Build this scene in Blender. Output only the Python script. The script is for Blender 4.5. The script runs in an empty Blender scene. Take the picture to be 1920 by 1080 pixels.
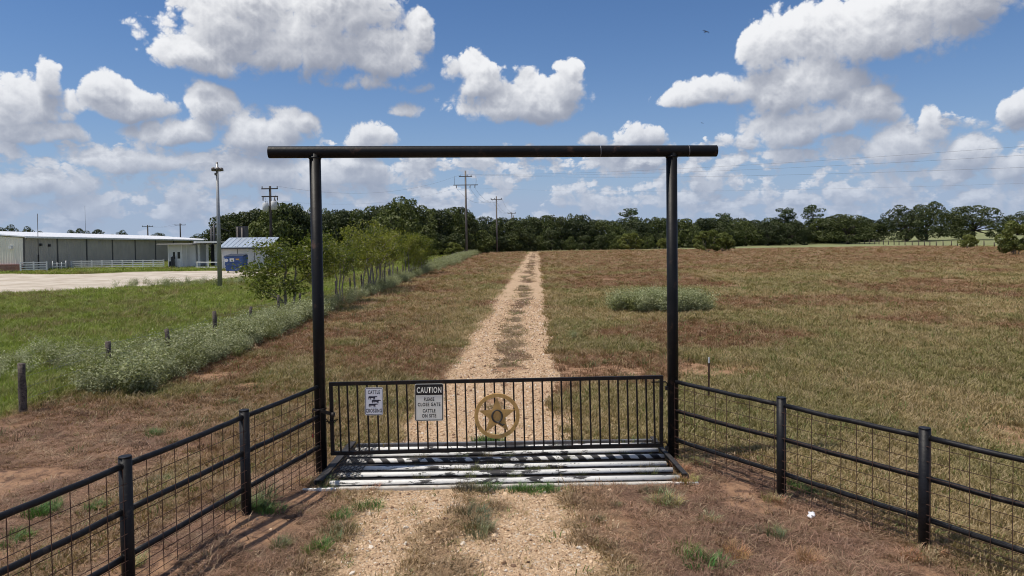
import bpy, bmesh, math, random
import numpy as np
from mathutils import Vector, Matrix

R = math.radians
rnd = random.Random(11)
rng = np.random.default_rng(11)
sc = bpy.context.scene
COL = sc.collection

# ------------------------------------------------------------------ camera
F = 1280.0                       # focal length in pixels of a 1920 wide frame
H = 3.6                          # eye height of the drone
PITCH, ROLL = 1.67, 0.72
SHIFT = -56.7 / 1920
cam = bpy.data.cameras.new('camera')
cam.sensor_width = 36.0
cam.lens = F / 1920 * 36.0
cam.shift_y = SHIFT
cam.clip_start = 0.1
cam.clip_end = 9000
cam_ob = bpy.data.objects.new('camera', cam)
COL.objects.link(cam_ob)
CAM_ROT = Matrix.Rotation(R(ROLL), 3, 'Y') @ Matrix.Rotation(R(90 - PITCH), 3, 'X')
cam_ob.matrix_world = Matrix.Translation((0, 0, H)) @ CAM_ROT.to_4x4()
sc.camera = cam_ob

def ray(px, py):
    d = CAM_ROT @ Vector(((px - 960) / F, (540 - py) / F + SHIFT * 1920 / F, -1.0))
    return d

def on_ground(px, py, z=0.0):
    d = ray(px, py)
    t = (z - H) / d.z
    return Vector((d.x * t, d.y * t, z))

def at_depth(px, py, Y):
    d = ray(px, py)
    t = Y / d.y
    return Vector((d.x * t, Y, H + d.z * t))

# ------------------------------------------------------------------ sky, sun, exposure
SUN_DIR = Vector((-0.44, -0.095, 1.0)).normalized()      # towards the sun
SUN_EL = math.asin(SUN_DIR.z)
SUN_AZ = math.atan2(SUN_DIR.x, SUN_DIR.y)
sun = bpy.data.lights.new('sun', 'SUN')
sun.energy = 4.2
sun.angle = R(0.53)
sun.color = (1.0, 0.93, 0.82)
sun_ob = bpy.data.objects.new('sun', sun)
COL.objects.link(sun_ob)
sun_ob.rotation_euler = SUN_DIR.to_track_quat('Z', 'Y').to_euler()

sc.view_settings.view_transform = 'Standard'
sc.view_settings.look = 'None'
sc.view_settings.exposure = 0.0
sc.view_settings.gamma = 1.0
sc.view_settings.use_curve_mapping = False
sc.render.engine = 'CYCLES'
sc.cycles.max_bounces = 4
sc.cycles.diffuse_bounces = 2
sc.cycles.glossy_bounces = 2
sc.cycles.transmission_bounces = 2
sc.cycles.transparent_max_bounces = 4
sc.cycles.use_adaptive_sampling = True
sc.cycles.adaptive_threshold = 0.02
sc.cycles.use_denoising = True
sc.cycles.pixel_filter_type = 'BLACKMAN_HARRIS'
sc.cycles.filter_width = 1.05
sc.render.use_persistent_data = False

world = bpy.data.worlds.new('World')
sc.world = world
world.use_nodes = True

class NT:
    """small helper to wire shader nodes"""
    def __init__(s, tree):
        s.t = tree; s.n = tree.nodes; s.l = tree.links
    def node(s, kind, **kw):
        nd = s.n.new(kind)
        for k, v in kw.items():
            setattr(nd, k, v)
        return nd
    def put(s, sock, v):
        if isinstance(v, (int, float)):
            sock.default_value = v
        elif isinstance(v, (tuple, list, Vector)):
            v = tuple(v)
            if sock.type == 'RGBA' and len(v) == 3:
                v = v + (1.0,)
            sock.default_value = v
        else:
            s.l.new(v, sock)
    def math(s, op, a, b=None, c=None, clamp=False):
        nd = s.n.new('ShaderNodeMath'); nd.operation = op; nd.use_clamp = clamp
        s.put(nd.inputs[0], a)
        if b is not None: s.put(nd.inputs[1], b)
        if c is not None: s.put(nd.inputs[2], c)
        return nd.outputs[0]
    def vmath(s, op, a, b=None, c=None, out=0):
        nd = s.n.new('ShaderNodeVectorMath'); nd.operation = op
        s.put(nd.inputs[0], a)
        if b is not None:
            s.put(nd.inputs[3 if op == 'SCALE' else 1], b)
        if c is not None: s.put(nd.inputs[2], c)
        return nd.outputs['Value'] if op in ('DOT_PRODUCT', 'LENGTH', 'DISTANCE') else nd.outputs[0]
    def noise(s, vec, scale, detail=2.0, rough=0.5, normalize=True, dims='3D', dist=0.0):
        nd = s.n.new('ShaderNodeTexNoise'); nd.noise_dimensions = dims; nd.normalize = normalize
        if vec is not None: s.put(nd.inputs['Vector'], vec)
        nd.inputs['Scale'].default_value = scale
        nd.inputs['Detail'].default_value = detail
        nd.inputs['Roughness'].default_value = rough
        nd.inputs['Distortion'].default_value = dist
        return nd.outputs[0]
    def ramp(s, v, lo, hi, smooth=True, a=0.0, b=1.0):
        nd = s.n.new('ShaderNodeMapRange'); nd.interpolation_type = 'SMOOTHSTEP' if smooth else 'LINEAR'
        s.put(nd.inputs[0], v)
        for i, q in enumerate((lo, hi, a, b)):
            s.put(nd.inputs[1 + i], q)
        return nd.outputs[0]
    def mix(s, fac, a, b, mode='MIX'):
        nd = s.n.new('ShaderNodeMix'); nd.data_type = 'RGBA'; nd.blend_type = mode
        s.put(nd.inputs[0], fac); s.put(nd.inputs[6], a); s.put(nd.inputs[7], b)
        return nd.outputs[2]

def az_tan(px, py):
    d = ray(px, py)
    return math.atan2(d.x, d.y), d.z / math.hypot(d.x, d.y)

# cumulus lobes of the sky in view: centre and radii (pixels of the 1920 frame are only a way to write angles)
CLOUDS = [
    (540, 62, 225, 84), (385, 100, 112, 50), (455, 10, 130, 80), (630, 0, 150, 90), (715, 92, 92, 62), (782, 62, 34, 48),
    (690, 156, 92, 14),
    (40, 190, 100, 62), (92, 150, 42, 42), (60, 248, 100, 30),
    (228, 190, 98, 36), (195, 165, 44, 34),
    (384, 200, 62, 48), (385, 168, 34, 24), (320, 246, 110, 30), (478, 246, 104, 40), (536, 232, 44, 36),
    (975, 190, 130, 44), (905, 145, 62, 40), (1056, 152, 48, 48), (838, 135, 24, 20), (752, 202, 42, 15),
    (695, 258, 62, 32), (1212, 256, 60, 28), (1112, 268, 32, 14),
    (1620, 50, 250, 74), (1760, 0, 190, 60), (1432, 88, 66, 52), (1345, 168, 112, 34), (1500, 150, 150, 62), (1520, 222, 146, 48),
    (1605, 205, 64, 40), (1420, 262, 60, 18),
    (1738, 232, 40, 40), (1690, 272, 100, 40), (1812, 282, 90, 38), (1905, 205, 38, 34), (1830, 222, 40, 16), (1890, 310, 70, 30),
    (250, 300, 150, 32), (90, 345, 130, 30), (640, 318, 120, 34), (470, 320, 130, 34),
]

def build_world():
    w = NT(world.node_tree)
    w.n.clear()
    out = w.node('ShaderNodeOutputWorld')
    sky = w.node('ShaderNodeTexSky', sky_type='NISHITA')
    sky.sun_disc = False
    sky.sun_elevation = SUN_EL
    sky.sun_rotation = SUN_AZ
    sky.air_density = 1.0; sky.dust_density = 0.0; sky.ozone_density = 4.0
    sky.altitude = 100
    SKY = 0.079
    base = w.vmath('MULTIPLY', sky.outputs[0], (SKY * 0.74, SKY * 0.97, SKY * 1.22))
    tc = w.node('ShaderNodeTexCoord')
    s = w.node('ShaderNodeSeparateXYZ'); w.l.new(tc.outputs['Generated'], s.inputs[0])
    az = w.math('ARCTAN2', s.outputs[0], s.outputs[1])
    hh = w.math('SQRT', w.math('MULTIPLY_ADD', s.outputs[0], s.outputs[0], w.math('MULTIPLY', s.outputs[1], s.outputs[1])))
    tv = w.math('MINIMUM', w.math('DIVIDE', s.outputs[2], w.math('MAXIMUM', hh, 0.05)), 6.0)
    c = w.node('ShaderNodeCombineXYZ'); w.l.new(az, c.inputs[0]); w.l.new(tv, c.inputs[1])
    # distance: clouds and sky low over the horizon sink into pale blue air
    far = w.math('POWER', 2.718, w.math('DIVIDE', w.math('MAXIMUM', tv, 0.0), -0.098))
    far = w.math('MINIMUM', w.math('MULTIPLY', far, 1.12), 0.93)
    hz = (0.355, 0.445, 0.61)
    base2 = w.mix(w.math('MINIMUM', w.math('MULTIPLY', far, 1.35), 0.92), base, hz)
    offB = w.vmath('ADD', c.outputs[0], (-0.0045, 0.009, 0.0))

    def field(k):
        """macro shape of the clouds in one sector of the sky"""
        g = bpy.data.node_groups.new('cloud_shape', 'ShaderNodeTree')
        g.interface.new_socket('P', in_out='INPUT', socket_type='NodeSocketVector')
        g.interface.new_socket('M', in_out='OUTPUT', socket_type='NodeSocketFloat')
        g.interface.new_socket('S', in_out='OUTPUT', socket_type='NodeSocketFloat')
        n = NT(g)
        gi = n.node('NodeGroupInput'); go = n.node('NodeGroupOutput')
        P0 = gi.outputs[0]
        sx = n.node('ShaderNodeSeparateXYZ'); n.l.new(P0, sx.inputs[0])
        if k is None:
            gen = n.noise(n.vmath('MULTIPLY', P0, (1.0, 1.6, 0.0)), 3.2, 2.0, 0.5, dims='2D')
            M = n.math('MULTIPLY', n.math('SUBTRACT', gen, 0.55), 6.0)
            gen2 = n.noise(n.vmath('MULTIPLY', n.vmath('ADD', P0, (-0.01, 0.035, 0.0)), (1.0, 1.6, 0.0)), 3.2, 2.0, 0.5, dims='2D')
            M2 = n.math('MULTIPLY', n.math('SUBTRACT', gen2, 0.55), 6.0)
        else:
            wn = n.node('ShaderNodeTexNoise'); wn.noise_dimensions = '2D'
            n.put(wn.inputs['Vector'], P0); wn.inputs['Scale'].default_value = 10.0; wn.inputs['Detail'].default_value = 2.0
            P = n.vmath('MULTIPLY_ADD', n.vmath('SUBTRACT', wn.outputs['Color'], (0.5, 0.5, 0.5)), (0.055, 0.035, 0.0), P0)
            acc = acc2 = None
            lo, hi = az_tan(640 * k, 300)[0], az_tan(640 * k + 640, 300)[0]
            if k == 0: lo = -9
            if k == 2: hi = 9
            for (cx, cy, rx, ry) in CLOUDS:
                cy = cy + 0.22 * ry
                u, v = az_tan(cx, cy)
                u1, _ = az_tan(cx + rx, cy); u0, _ = az_tan(cx - rx, cy)
                ru = (u1 - u0) / 2 * 1.02; rv = ry / F * math.cos(u) * 1.05
                if u + ru + 0.06 < lo or u - ru - 0.06 > hi:
                    continue
                q0 = n.vmath('MULTIPLY_ADD', P, (1 / ru, 0.80 / rv, 0.0), (-u / ru, -v * 0.80 / rv, 0.0))
                q = n.vmath('MAXIMUM', q0, n.vmath('MULTIPLY', q0, (-1.0, -1.65, 0.0)))     # flat bases, domed tops
                r2 = n.vmath('DOT_PRODUCT', q, q)
                qs = n.vmath('ADD', q0, (-0.16, 0.48, 0.0))                                # the same lobe seen a step towards the sun
                s2 = n.vmath('DOT_PRODUCT', qs, qs)
                if ry < 21:                                                                # thin scraps of cloud
                    r2 = n.math('MULTIPLY_ADD', r2, 0.45, 0.55); s2 = n.math('MULTIPLY_ADD', s2, 0.45, 0.55)
                acc = r2 if acc is None else n.math('SMOOTH_MIN', acc, r2, 0.16)
                acc2 = s2 if acc2 is None else n.math('SMOOTH_MIN', acc2, s2, 0.16)
            M = n.math('SUBTRACT', 1.0, acc)
            M2 = n.math('SUBTRACT', 1.0, acc2)
        def deck_at(vec):
            dn = n.noise(n.vmath('MULTIPLY', vec, (1.0, 1.8, 0.0)), 17.0, 4.0, 0.58, dims='2D')
            dk = n.math('MULTIPLY_ADD', n.math('SUBTRACT', dn, 0.5), 3.6, band)
            return n.math('MINIMUM', dk, 0.55)
        band = n.ramp(sx.outputs[1], 0.11, 0.19, True, 0.36, -2.2)
        M = n.math('MAXIMUM', M, deck_at(P0))
        M2 = n.math('MAXIMUM', M2, deck_at(n.vmath('ADD', P0, (-0.004, 0.013, 0.0))))
        M = n.math('MINIMUM', n.math('MAXIMUM', M, -0.9), 0.9)
        M2 = n.math('MAXIMUM', M2, -0.9)
        n.l.new(M, go.inputs[0]); n.l.new(M2, go.inputs[1])
        return g

    gb = bpy.data.node_groups.new('cloud_billows', 'ShaderNodeTree')
    gb.interface.new_socket('P', in_out='INPUT', socket_type='NodeSocketVector')
    gb.interface.new_socket('N', in_out='OUTPUT', socket_type='NodeSocketFloat')
    n = NT(gb)
    gi = n.node('NodeGroupInput'); go = n.node('NodeGroupOutput')
    tot = None
    for k, (scale, amp) in enumerate(((13.0, 0.95), (29.0, 0.60), (64.0, 0.33), (145.0, 0.17), (330.0, 0.09))):
        nn = n.noise(n.vmath('ADD', gi.outputs[0], (3.1 * k, 1.7 * k, 0.0)), scale, 0.0, 0.5, normalize=False, dims='2D')
        b = n.math('SUBTRACT', n.math('ABSOLUTE', nn), 0.24)
        tot = n.math('MULTIPLY', b, amp) if tot is None else n.math('MULTIPLY_ADD', b, amp, tot)
    n.l.new(tot, go.inputs[0])

    def use(g, vec):
        gn = w.node('ShaderNodeGroup'); gn.node_tree = g
        w.put(gn.inputs[0], vec)
        return gn.outputs[0]

    def sector(k):
        g = field(k)
        gn = w.node('ShaderNodeGroup'); gn.node_tree = g
        w.put(gn.inputs[0], c.outputs[0])
        M1, M2 = gn.outputs[0], gn.outputs[1]
        N1 = use(gb, c.outputs[0]); N2 = use(gb, offB)
        D = w.math('ADD', M1, N1)
        lit = w.math('MULTIPLY_ADD', w.math('SUBTRACT', M1, M2), 0.54, 0.45)
        rel = w.math('MULTIPLY', w.math('SUBTRACT', N1, N2), w.math('MULTIPLY_ADD', w.math('MINIMUM', w.math('MAXIMUM', lit, 0.0), 1.0), 0.50, 0.08))
        lit = w.math('ADD', lit, rel)
        lit = w.math('MULTIPLY_ADD', w.math('SUBTRACT', 0.40, w.math('MINIMUM', w.math('MAXIMUM', D, 0.0), 1.0)), 0.20, lit)
        lit = w.ramp(lit, 0.0, 0.95)
        alpha = w.ramp(D, -0.03, w.math('MULTIPLY_ADD', lit, -0.50, 0.78))
        ccol = w.mix(lit, (0.275, 0.30, 0.375), (0.92, 0.925, 0.94))
        ccol2 = w.mix(w.math('MULTIPLY', far, 0.86), ccol, hz)
        final = w.mix(alpha, base2, ccol2)
        bg = w.node('ShaderNodeBackground'); w.l.new(final, bg.inputs[0])
        return bg.outputs[0]

    def choose(fac, a, b):
        m = w.node('ShaderNodeMixShader')
        w.put(m.inputs[0], fac); w.l.new(a, m.inputs[1]); w.l.new(b, m.inputs[2])
        return m.outputs[0]
    S0, S1, S2, SG = sector(0), sector(1), sector(2), sector(None)
    a1 = az_tan(640, 300)[0]; a2 = az_tan(1280, 300)[0]
    front = choose(w.math('GREATER_THAN', az, a1), S0, choose(w.math('GREATER_THAN', az, a2), S1, S2))
    inview = w.math('MULTIPLY', w.math('LESS_THAN', w.math('ABSOLUTE', az), 0.85), w.math('LESS_THAN', tv, 0.52))
    up = choose(inview, SG, front)
    low = w.node('ShaderNodeBackground'); w.put(low.inputs[0], hz)
    allsky = choose(w.math('GREATER_THAN', tv, 0.0), low.outputs[0], up)
    w.l.new(allsky, out.inputs[0])
build_world()
world.cycles.sampling_method = 'MANUAL'
world.cycles.sample_map_resolution = 512
# ------------------------------------------------------------------ helpers
def link(o, parent=None):
    COL.objects.link(o)
    if parent is not None:
        o.parent = parent
    return o

def tag(o, label=None, cat=None, group=None, kind=None):
    if label: o['label'] = label
    if cat: o['category'] = cat
    if group: o['group'] = group
    if kind: o['kind'] = kind
    return o

def empty(name, loc=(0, 0, 0), rz=0.0, label=None, cat=None, group=None):
    o = bpy.data.objects.new(name, None)
    o.empty_display_size = 0.2
    o.location = loc
    o.rotation_euler = (0, 0, rz)
    link(o)
    return tag(o, label, cat, group)

class MB:
    """collects solids and links them as one mesh object"""
    def __init__(s):
        s.v = []; s.f = []; s.sm = []
    def add(s, vs, fs, smooth=False):
        o = len(s.v)
        s.v.extend([tuple(p) for p in vs])
        for f in fs:
            s.f.append(tuple(i + o for i in f)); s.sm.append(smooth)
        return s
    def box(s, a, b):
        (x0, y0, z0), (x1, y1, z1) = a, b
        vs = [(x0, y0, z0), (x1, y0, z0), (x1, y1, z0), (x0, y1, z0), (x0, y0, z1), (x1, y0, z1), (x1, y1, z1), (x0, y1, z1)]
        return s.add(vs, [(3, 2, 1, 0), (4, 5, 6, 7), (0, 1, 5, 4), (1, 2, 6, 5), (2, 3, 7, 6), (3, 0, 4, 7)])
    def bar(s, p, q, w, h, up=(0, 0, 1)):
        p = Vector(p); q = Vector(q); d = (q - p).normalized(); up = Vector(up)
        x = d.cross(up)
        if x.length < 1e-4: x = d.cross(Vector((0, 1, 0)))
        x.normalize(); z = x.cross(d)
        vs = []
        for c in (p, q):
            for a, b in ((-1, -1), (1, -1), (1, 1), (-1, 1)):
                vs.append(c + x * (a * w / 2) + z * (b * h / 2))
        return s.add(vs, [(3, 2, 1, 0), (4, 5, 6, 7), (0, 1, 5, 4), (1, 2, 6, 5), (2, 3, 7, 6), (3, 0, 4, 7)])
    def tube(s, pts, rads, n=12, caps=True, smooth=True):
        pts = [Vector(p) for p in pts]
        if not isinstance(rads, (list, tuple)): rads = [rads] * len(pts)
        vs = []; fs = []
        ref = None
        for i, p in enumerate(pts):
            d = (pts[min(i + 1, len(pts) - 1)] - pts[max(i - 1, 0)]).normalized()
            if ref is None:
                ref = d.orthogonal().normalized()
            x = (ref - d * ref.dot(d)).normalized(); ref = x
            y = d.cross(x)
            for k in range(n):
                a = 2 * math.pi * k / n
                vs.append(p + (x * math.cos(a) + y * math.sin(a)) * rads[i])
        for i in range(len(pts) - 1):
            for k in range(n):
                k2 = (k + 1) % n
                fs.append((i * n + k, i * n + k2, (i + 1) * n + k2, (i + 1) * n + k))
        s.add(vs, fs, smooth)
        if caps:
            o = len(s.v) - len(vs)
            s.f.append(tuple(o + k for k in reversed(range(n)))); s.sm.append(False)
            e = o + (len(pts) - 1) * n
            s.f.append(tuple(e + k for k in range(n))); s.sm.append(False)
        return s
    def prism(s, poly, y0, y1):
        """polygon in x,z (counter clockwise seen from -y) between y0 and y1"""
        n = len(poly)
        vs = [(x, y0, z) for x, z in poly] + [(x, y1, z) for x, z in poly]
        fs = [tuple(range(n)), tuple(reversed(range(n, 2 * n)))]
        for k in range(n):
            k2 = (k + 1) % n
            fs.append((k2, k, n + k, n + k2))
        return s.add(vs, fs)
    def mesh(s, name):
        m = bpy.data.meshes.new(name)
        m.from_pydata(s.v, [], s.f)
        m.polygons.foreach_set('use_smooth', s.sm)
        m.update()
        return m
    def build(s, name, mat, parent=None, bevel=0.0):
        m = s.mesh(name)
        if bevel > 0:
            bm = bmesh.new(); bm.from_mesh(m)
            bmesh.ops.bevel(bm, geom=[e for e in bm.edges if len(e.link_faces) == 2 and e.calc_face_angle(0) > 0.6], offset=bevel, segments=2, affect='EDGES')
            bm.to_mesh(m); bm.free()
        if mat is not None: m.materials.append(mat)
        return link(bpy.data.objects.new(name, m), parent)

def copy_part(o, parent):
    c = o.copy(); COL.objects.link(c); c.parent = parent
    return c

# --- numpy value noise
def _hash(ix, iy, seed):
    h = (ix.astype(np.int64) * 374761393 + iy.astype(np.int64) * 668265263 + seed * 1442695041) & 0xFFFFFFFF
    h = ((h ^ (h >> 13)) * 1274126177) & 0xFFFFFFFF
    return ((h ^ (h >> 16)) & 0xFFFFFF) / float(0xFFFFFF)

def vnoise(x, y, seed=0):
    x = np.asarray(x, float); y = np.asarray(y, float)
    ix = np.floor(x); iy = np.floor(y)
    fx = x - ix; fy = y - iy
    fx = fx * fx * (3 - 2 * fx); fy = fy * fy * (3 - 2 * fy)
    a = _hash(ix, iy, seed); b = _hash(ix + 1, iy, seed)
    c = _hash(ix, iy + 1, seed); d = _hash(ix + 1, iy + 1, seed)
    return (a * (1 - fx) + b * fx) * (1 - fy) + (c * (1 - fx) + d * fx) * fy

def fbm(x, y, seed=0, octv=4, gain=0.5):
    t = 0.0; amp = 1.0; n = 0.0
    for k in range(octv):
        t = t + amp * vnoise(x * 2 ** k + 17.3 * k, y * 2 ** k - 9.1 * k, seed + k)
        n += amp; amp *= gain
    return t / n

def sstep(v, a, b):
    t = np.clip((v - a) / (b - a), 0, 1)
    return t * t * (3 - 2 * t)

# ------------------------------------------------------------------ the lie of the land
GUARD_C = Vector((-0.12, 10.76, 0)); GUARD_A = R(0.7); GUARD_HW = 2.62; GUARD_HD = 0.92
def guard_uv(x, y):
    ca, sa = math.cos(GUARD_A), math.sin(GUARD_A)
    dx = x - GUARD_C.x; dy = y - GUARD_C.y
    return dx * ca + dy * sa, -dx * sa + dy * ca

def terrain(x, y):
    x = np.asarray(x, float); y = np.asarray(y, float)
    z = 0.05 * (fbm(x * 0.35, y * 0.35, 3, 3) - 0.5) * sstep(np.abs(x + 0.5), 2.6, 4.5)
    z = z + 5.0 * sstep(y, 170, 470) * sstep(x, 70, 150)
    z = z + 0.10 * sstep(-x, 2.9, 3.4) * sstep(y, 4, 8) * (1 - sstep(y, 9.5, 10.4)) * (1 - sstep(-x, 4.2, 6.0))
    z = z - 0.25 * sstep(-x, 10.9, 14) * (1 - sstep(y, 60, 90))
    z = z - 0.03 * road_tracks(x, y)[0]
    u, v = guard_uv(x, y)
    pit = (1 - sstep(np.abs(u), GUARD_HW - 0.18, GUARD_HW - 0.02)) * (1 - sstep(np.abs(v), GUARD_HD - 0.16, GUARD_HD - 0.02))
    return z * (1 - pit) - 0.85 * pit

def tz(x, y):
    return float(terrain(np.array([x]), np.array([y]))[0])

def road_mid(y):
    return -0.92 + 0.0375 * y

def road_tracks(x, y):
    """bare wheel tracks and the weedy strip between them"""
    d = x - road_mid(y)
    wob = 0.55 * (fbm(x * 0.8, y * 0.45, 21, 4) - 0.5) + 0.45 * (fbm(x * 2.6, y * 1.6, 22, 3) - 0.5)
    e = np.abs(d + 0.12) + wob * (1 + 0.0 * y)
    nearw = 1 - sstep(y, 9.5, 12)
    e = e + nearw * (1.1 * (fbm(x * 1.1, y * 1.1, 24, 4) - 0.5) + 0.5 * (fbm(x * 4.5, y * 4.5, 25, 3) - 0.5))
    half = 1.50 + 0.28 * nearw
    outer = 1 - sstep(e, half - 0.28 - 0.35 * nearw, half + 0.22 + 0.15 * nearw)
    hs = 0.44 + 0.15 * sstep(y, 40, 90)
    strip = (1 - sstep(np.abs(d + 0.05) + 1.5 * wob, hs - 0.28, hs + 0.26)) * sstep(y, 12.5, 15.5)
    patch = sstep(fbm(x * 1.3, y * 0.7, 31, 4), 0.42, 0.56)
    strip = strip * (0.05 + 0.95 * patch)
    near = (1 - sstep(y, 9, 11)) * sstep(fbm(x * 1.1, y * 1.1, 33, 3), 0.50, 0.66) * (1 - sstep(np.abs(d), 0.3, 1.0))
    return outer * (1 - 0.9 * strip) * (1 - 0.55 * near), outer

LOT_PX = [(-160, 560), (0, 545), (110, 541), (205, 536), (290, 532), (350, 527), (420, 521), (470, 516), (560, 512), (470, 507.5), (400, 507), (330, 508), (250, 509), (160, 513), (100, 513), (0, 513), (-160, 519)]
LOT = [(on_ground(*p).x, on_ground(*p).y) for p in LOT_PX]
def in_poly(x, y, poly):
    r = np.zeros(np.shape(x), bool)
    n = len(poly)
    for i in range(n):
        x0, y0 = poly[i]; x1, y1 = poly[(i + 1) % n]
        c = ((y0 > y) != (y1 > y)) & (x < (x1 - x0) * (y - y0) / (y1 - y0 + 1e-12) + x0)
        r ^= c
    return r

def masks(x, y):
    x = np.asarray(x, float); y = np.asarray(y, float)
    bare, outer = road_tracks(x, y)
    gate_apron = (1 - sstep(np.abs(x + 0.45), 1.5, 2.0)) * sstep(y, 11.3, 11.9) * (1 - sstep(y, 13.0, 15.5)) * sstep(fbm(x * 0.9, y * 0.9, 41, 3), 0.34, 0.46)
    gravel = np.clip(np.maximum(bare, 0.85 * gate_apron), 0, 1)
    wob = 2.2 * (fbm(x * 0.06, y * 0.06, 51, 3) - 0.5)
    lot = in_poly(x + 2 * (fbm(x * .3, y * .3, 5, 2) - .5), y + wob, LOT).astype(float)
    lane = (1 - sstep(np.abs(x + 24.0 - 0.075 * (y - 110)), 1.5, 2.6)) * sstep(y, 104, 108) * (1 - sstep(y, 150, 160))
    lot = np.maximum(lot, lane)
    green = sstep(-x + 0.9 * (fbm(x * 0.3, y * 0.3, 61, 3) - 0.5), 10.4, 11.2) * (1 - lot)
    # far meadow beyond the field, silvery weeds
    edge = 141 + 0.20 * np.clip(x, 0, 200) + 10 * (fbm(x * .03, y * .03, 71, 2) - .5)
    pale = np.maximum(sstep(y, edge + 28, edge + 36), sstep(x, 113, 116) * sstep(y, 112, 118)) * (1 - green)
    far_red = sstep(y, 62, 95) * (1 - pale) * (1 - green)
    # red-brown dead stalks: the strip left of the track and broad patches in the field
    left = (1 - sstep(x, -4.5, -1.6)) * (1 - green)
    pn = fbm(x * 0.16, y * 0.16, 81, 4)
    pn2 = fbm(x * 0.5, y * 0.5, 83, 3)
    red = np.clip(sstep(pn + 0.30 * (pn2 - 0.5), 0.51, 0.66) + 0.62 * left * sstep(pn2, 0.30, 0.55) + 0.75 * sstep(-x, 5.6, 7.4) * sstep(y, 13, 18) * sstep(pn2, 0.28, 0.5) + 0.80 * far_red * sstep(pn2, 0.25, 0.5), 0, 1) * (1 - green)
    thatch = (1 - sstep(y, 10.2, 11.8)) * (1 - sstep(np.abs(x), 4.2 - 0.3 * (y - 8), 5.0 - 0.3 * (y - 8)))
    bank = (1 - sstep(y, 12, 17)) * (1 - sstep(x, -6.5, -4.5)) * (1 - green)
    thatch = np.maximum(thatch, bank) * (1 - gravel)
    sn = fbm(x * 0.33, y * 0.33, 91, 4)
    sn2 = fbm(x * 0.95, y * 0.95, 93, 4)
    dirt = np.maximum(sstep(sn + 0.10 * (pn2 - 0.5), 0.695, 0.74), thatch * sstep(sn2, 0.57, 0.66)) * (1 - green) * (1 - pale)
    return dict(gravel=gravel, lot=lot, green=green, pale=pale, red=red, thatch=thatch, dirt=dirt, outer=outer)

C_OLIVE = np.array((0.162, 0.137, 0.057)); C_TAN = np.array((0.230, 0.172, 0.088)); C_RED = np.array((0.150, 0.070, 0.042))
C_THATCH = np.array((0.212, 0.126, 0.086)); C_GREEN = np.array((0.160, 0.190, 0.038)); C_PALE = np.array((0.215, 0.230, 0.110))
def plant_colour(x, y, m):
    f = fbm(x * 0.22, y * 0.22, 101, 4)[:, None]
    f2 = fbm(x * 0.9, y * 0.9, 103, 3)[:, None]
    xr = x - 0.0375 * y
    rows = np.sin(2 * np.pi * xr / 1.9 + 5 * fbm(x * 0.05, y * 0.05, 107, 2))[:, None] * sstep(x, 2, 5)[:, None]
    t = np.clip((f - 0.35) / 0.3 + 0.9 * (f2 - 0.5) + 0.22 * rows, 0, 1)
    c = C_OLIVE * (1 - t) + C_TAN * t
    r = m['red'][:, None]; c = c * (1 - 0.82 * r) + C_RED * 0.82 * r
    h = m['thatch'][:, None]
    f3 = fbm(x * 1.9, y * 1.9, 109, 3)[:, None]; q3 = np.clip((f3 - 0.36) / 0.28, 0, 1)
    tc_ = np.array((0.135, 0.082, 0.060)) * (1 - q3) + np.array((0.275, 0.172, 0.115)) * q3
    c = c * (1 - h) + (0.5 * C_THATCH + 0.5 * tc_) * h
    fr = sstep(y, 60, 100)[:, None] * (1 - m['pale'][:, None]); c = c * (1 - 0.5 * fr) + np.array((0.190, 0.112, 0.070)) * 0.5 * fr
    st = (m['outer'] * (1 - m['gravel']) * sstep(y, 12, 14))[:, None]; c = c * (1 - 0.8 * st) + np.array((0.165, 0.112, 0.080)) * 0.8 * st
    g = m['green'][:, None]
    gb = np.clip((f2 - 0.40) / 0.2, 0, 1) * np.clip((f - 0.38) / 0.18, 0, 1)
    gc = C_GREEN * (1 - 0.75 * gb) + np.array((0.150, 0.118, 0.055)) * 0.75 * gb
    c = c * (1 - g) + gc * g
    p = m['pale'][:, None]; c = c * (1 - p) + C_PALE * p
    return c

# ------------------------------------------------------------------ materials
def new_mat(name):
    m = bpy.data.materials.new(name)
    m.use_nodes = True
    t = NT(m.node_tree)
    b = t.n['Principled BSDF']
    return m, t, b

def mat_simple(name, col, rough=0.6, var=0.15, scale=6.0, metal=0.0, bump=0.0, bscale=40.0, spec=0.5, col2=None, lo=0.45, hi=0.6):
    """colour with uneven tone, optional second colour in worn patches, optional fine relief"""
    m, t, b = new_mat(name)
    tc = t.node('ShaderNodeTexCoord')
    v = tc.outputs['Object']
    n1 = t.noise(v, scale, 4.0, 0.6)
    k = t.ramp(n1, 0.3, 0.7, False, 1 - var, 1 + var)
    c = t.vmath('SCALE', tuple(col), k)
    if col2 is not None:
        n2 = t.noise(t.vmath('ADD', v, (5.3, 2.1, 7.7)), scale * 1.7, 5.0, 0.65)
        c = t.mix(t.ramp(n2, lo, hi), c, col2)
    t.put(b.inputs['Base Color'], c)
    b.inputs['Roughness'].default_value = rough
    b.inputs['Metallic'].default_value = metal
    b.inputs['Specular IOR Level'].default_value = spec
    if bump > 0:
        bp = t.node('ShaderNodeBump'); bp.inputs['Strength'].default_value = bump; bp.inputs['Distance'].default_value = 0.01
        t.put(bp.inputs['Height'], t.noise(v, bscale, 4.0, 0.6))
        t.l.new(bp.outputs[0], b.inputs['Normal'])
    return m

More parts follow.
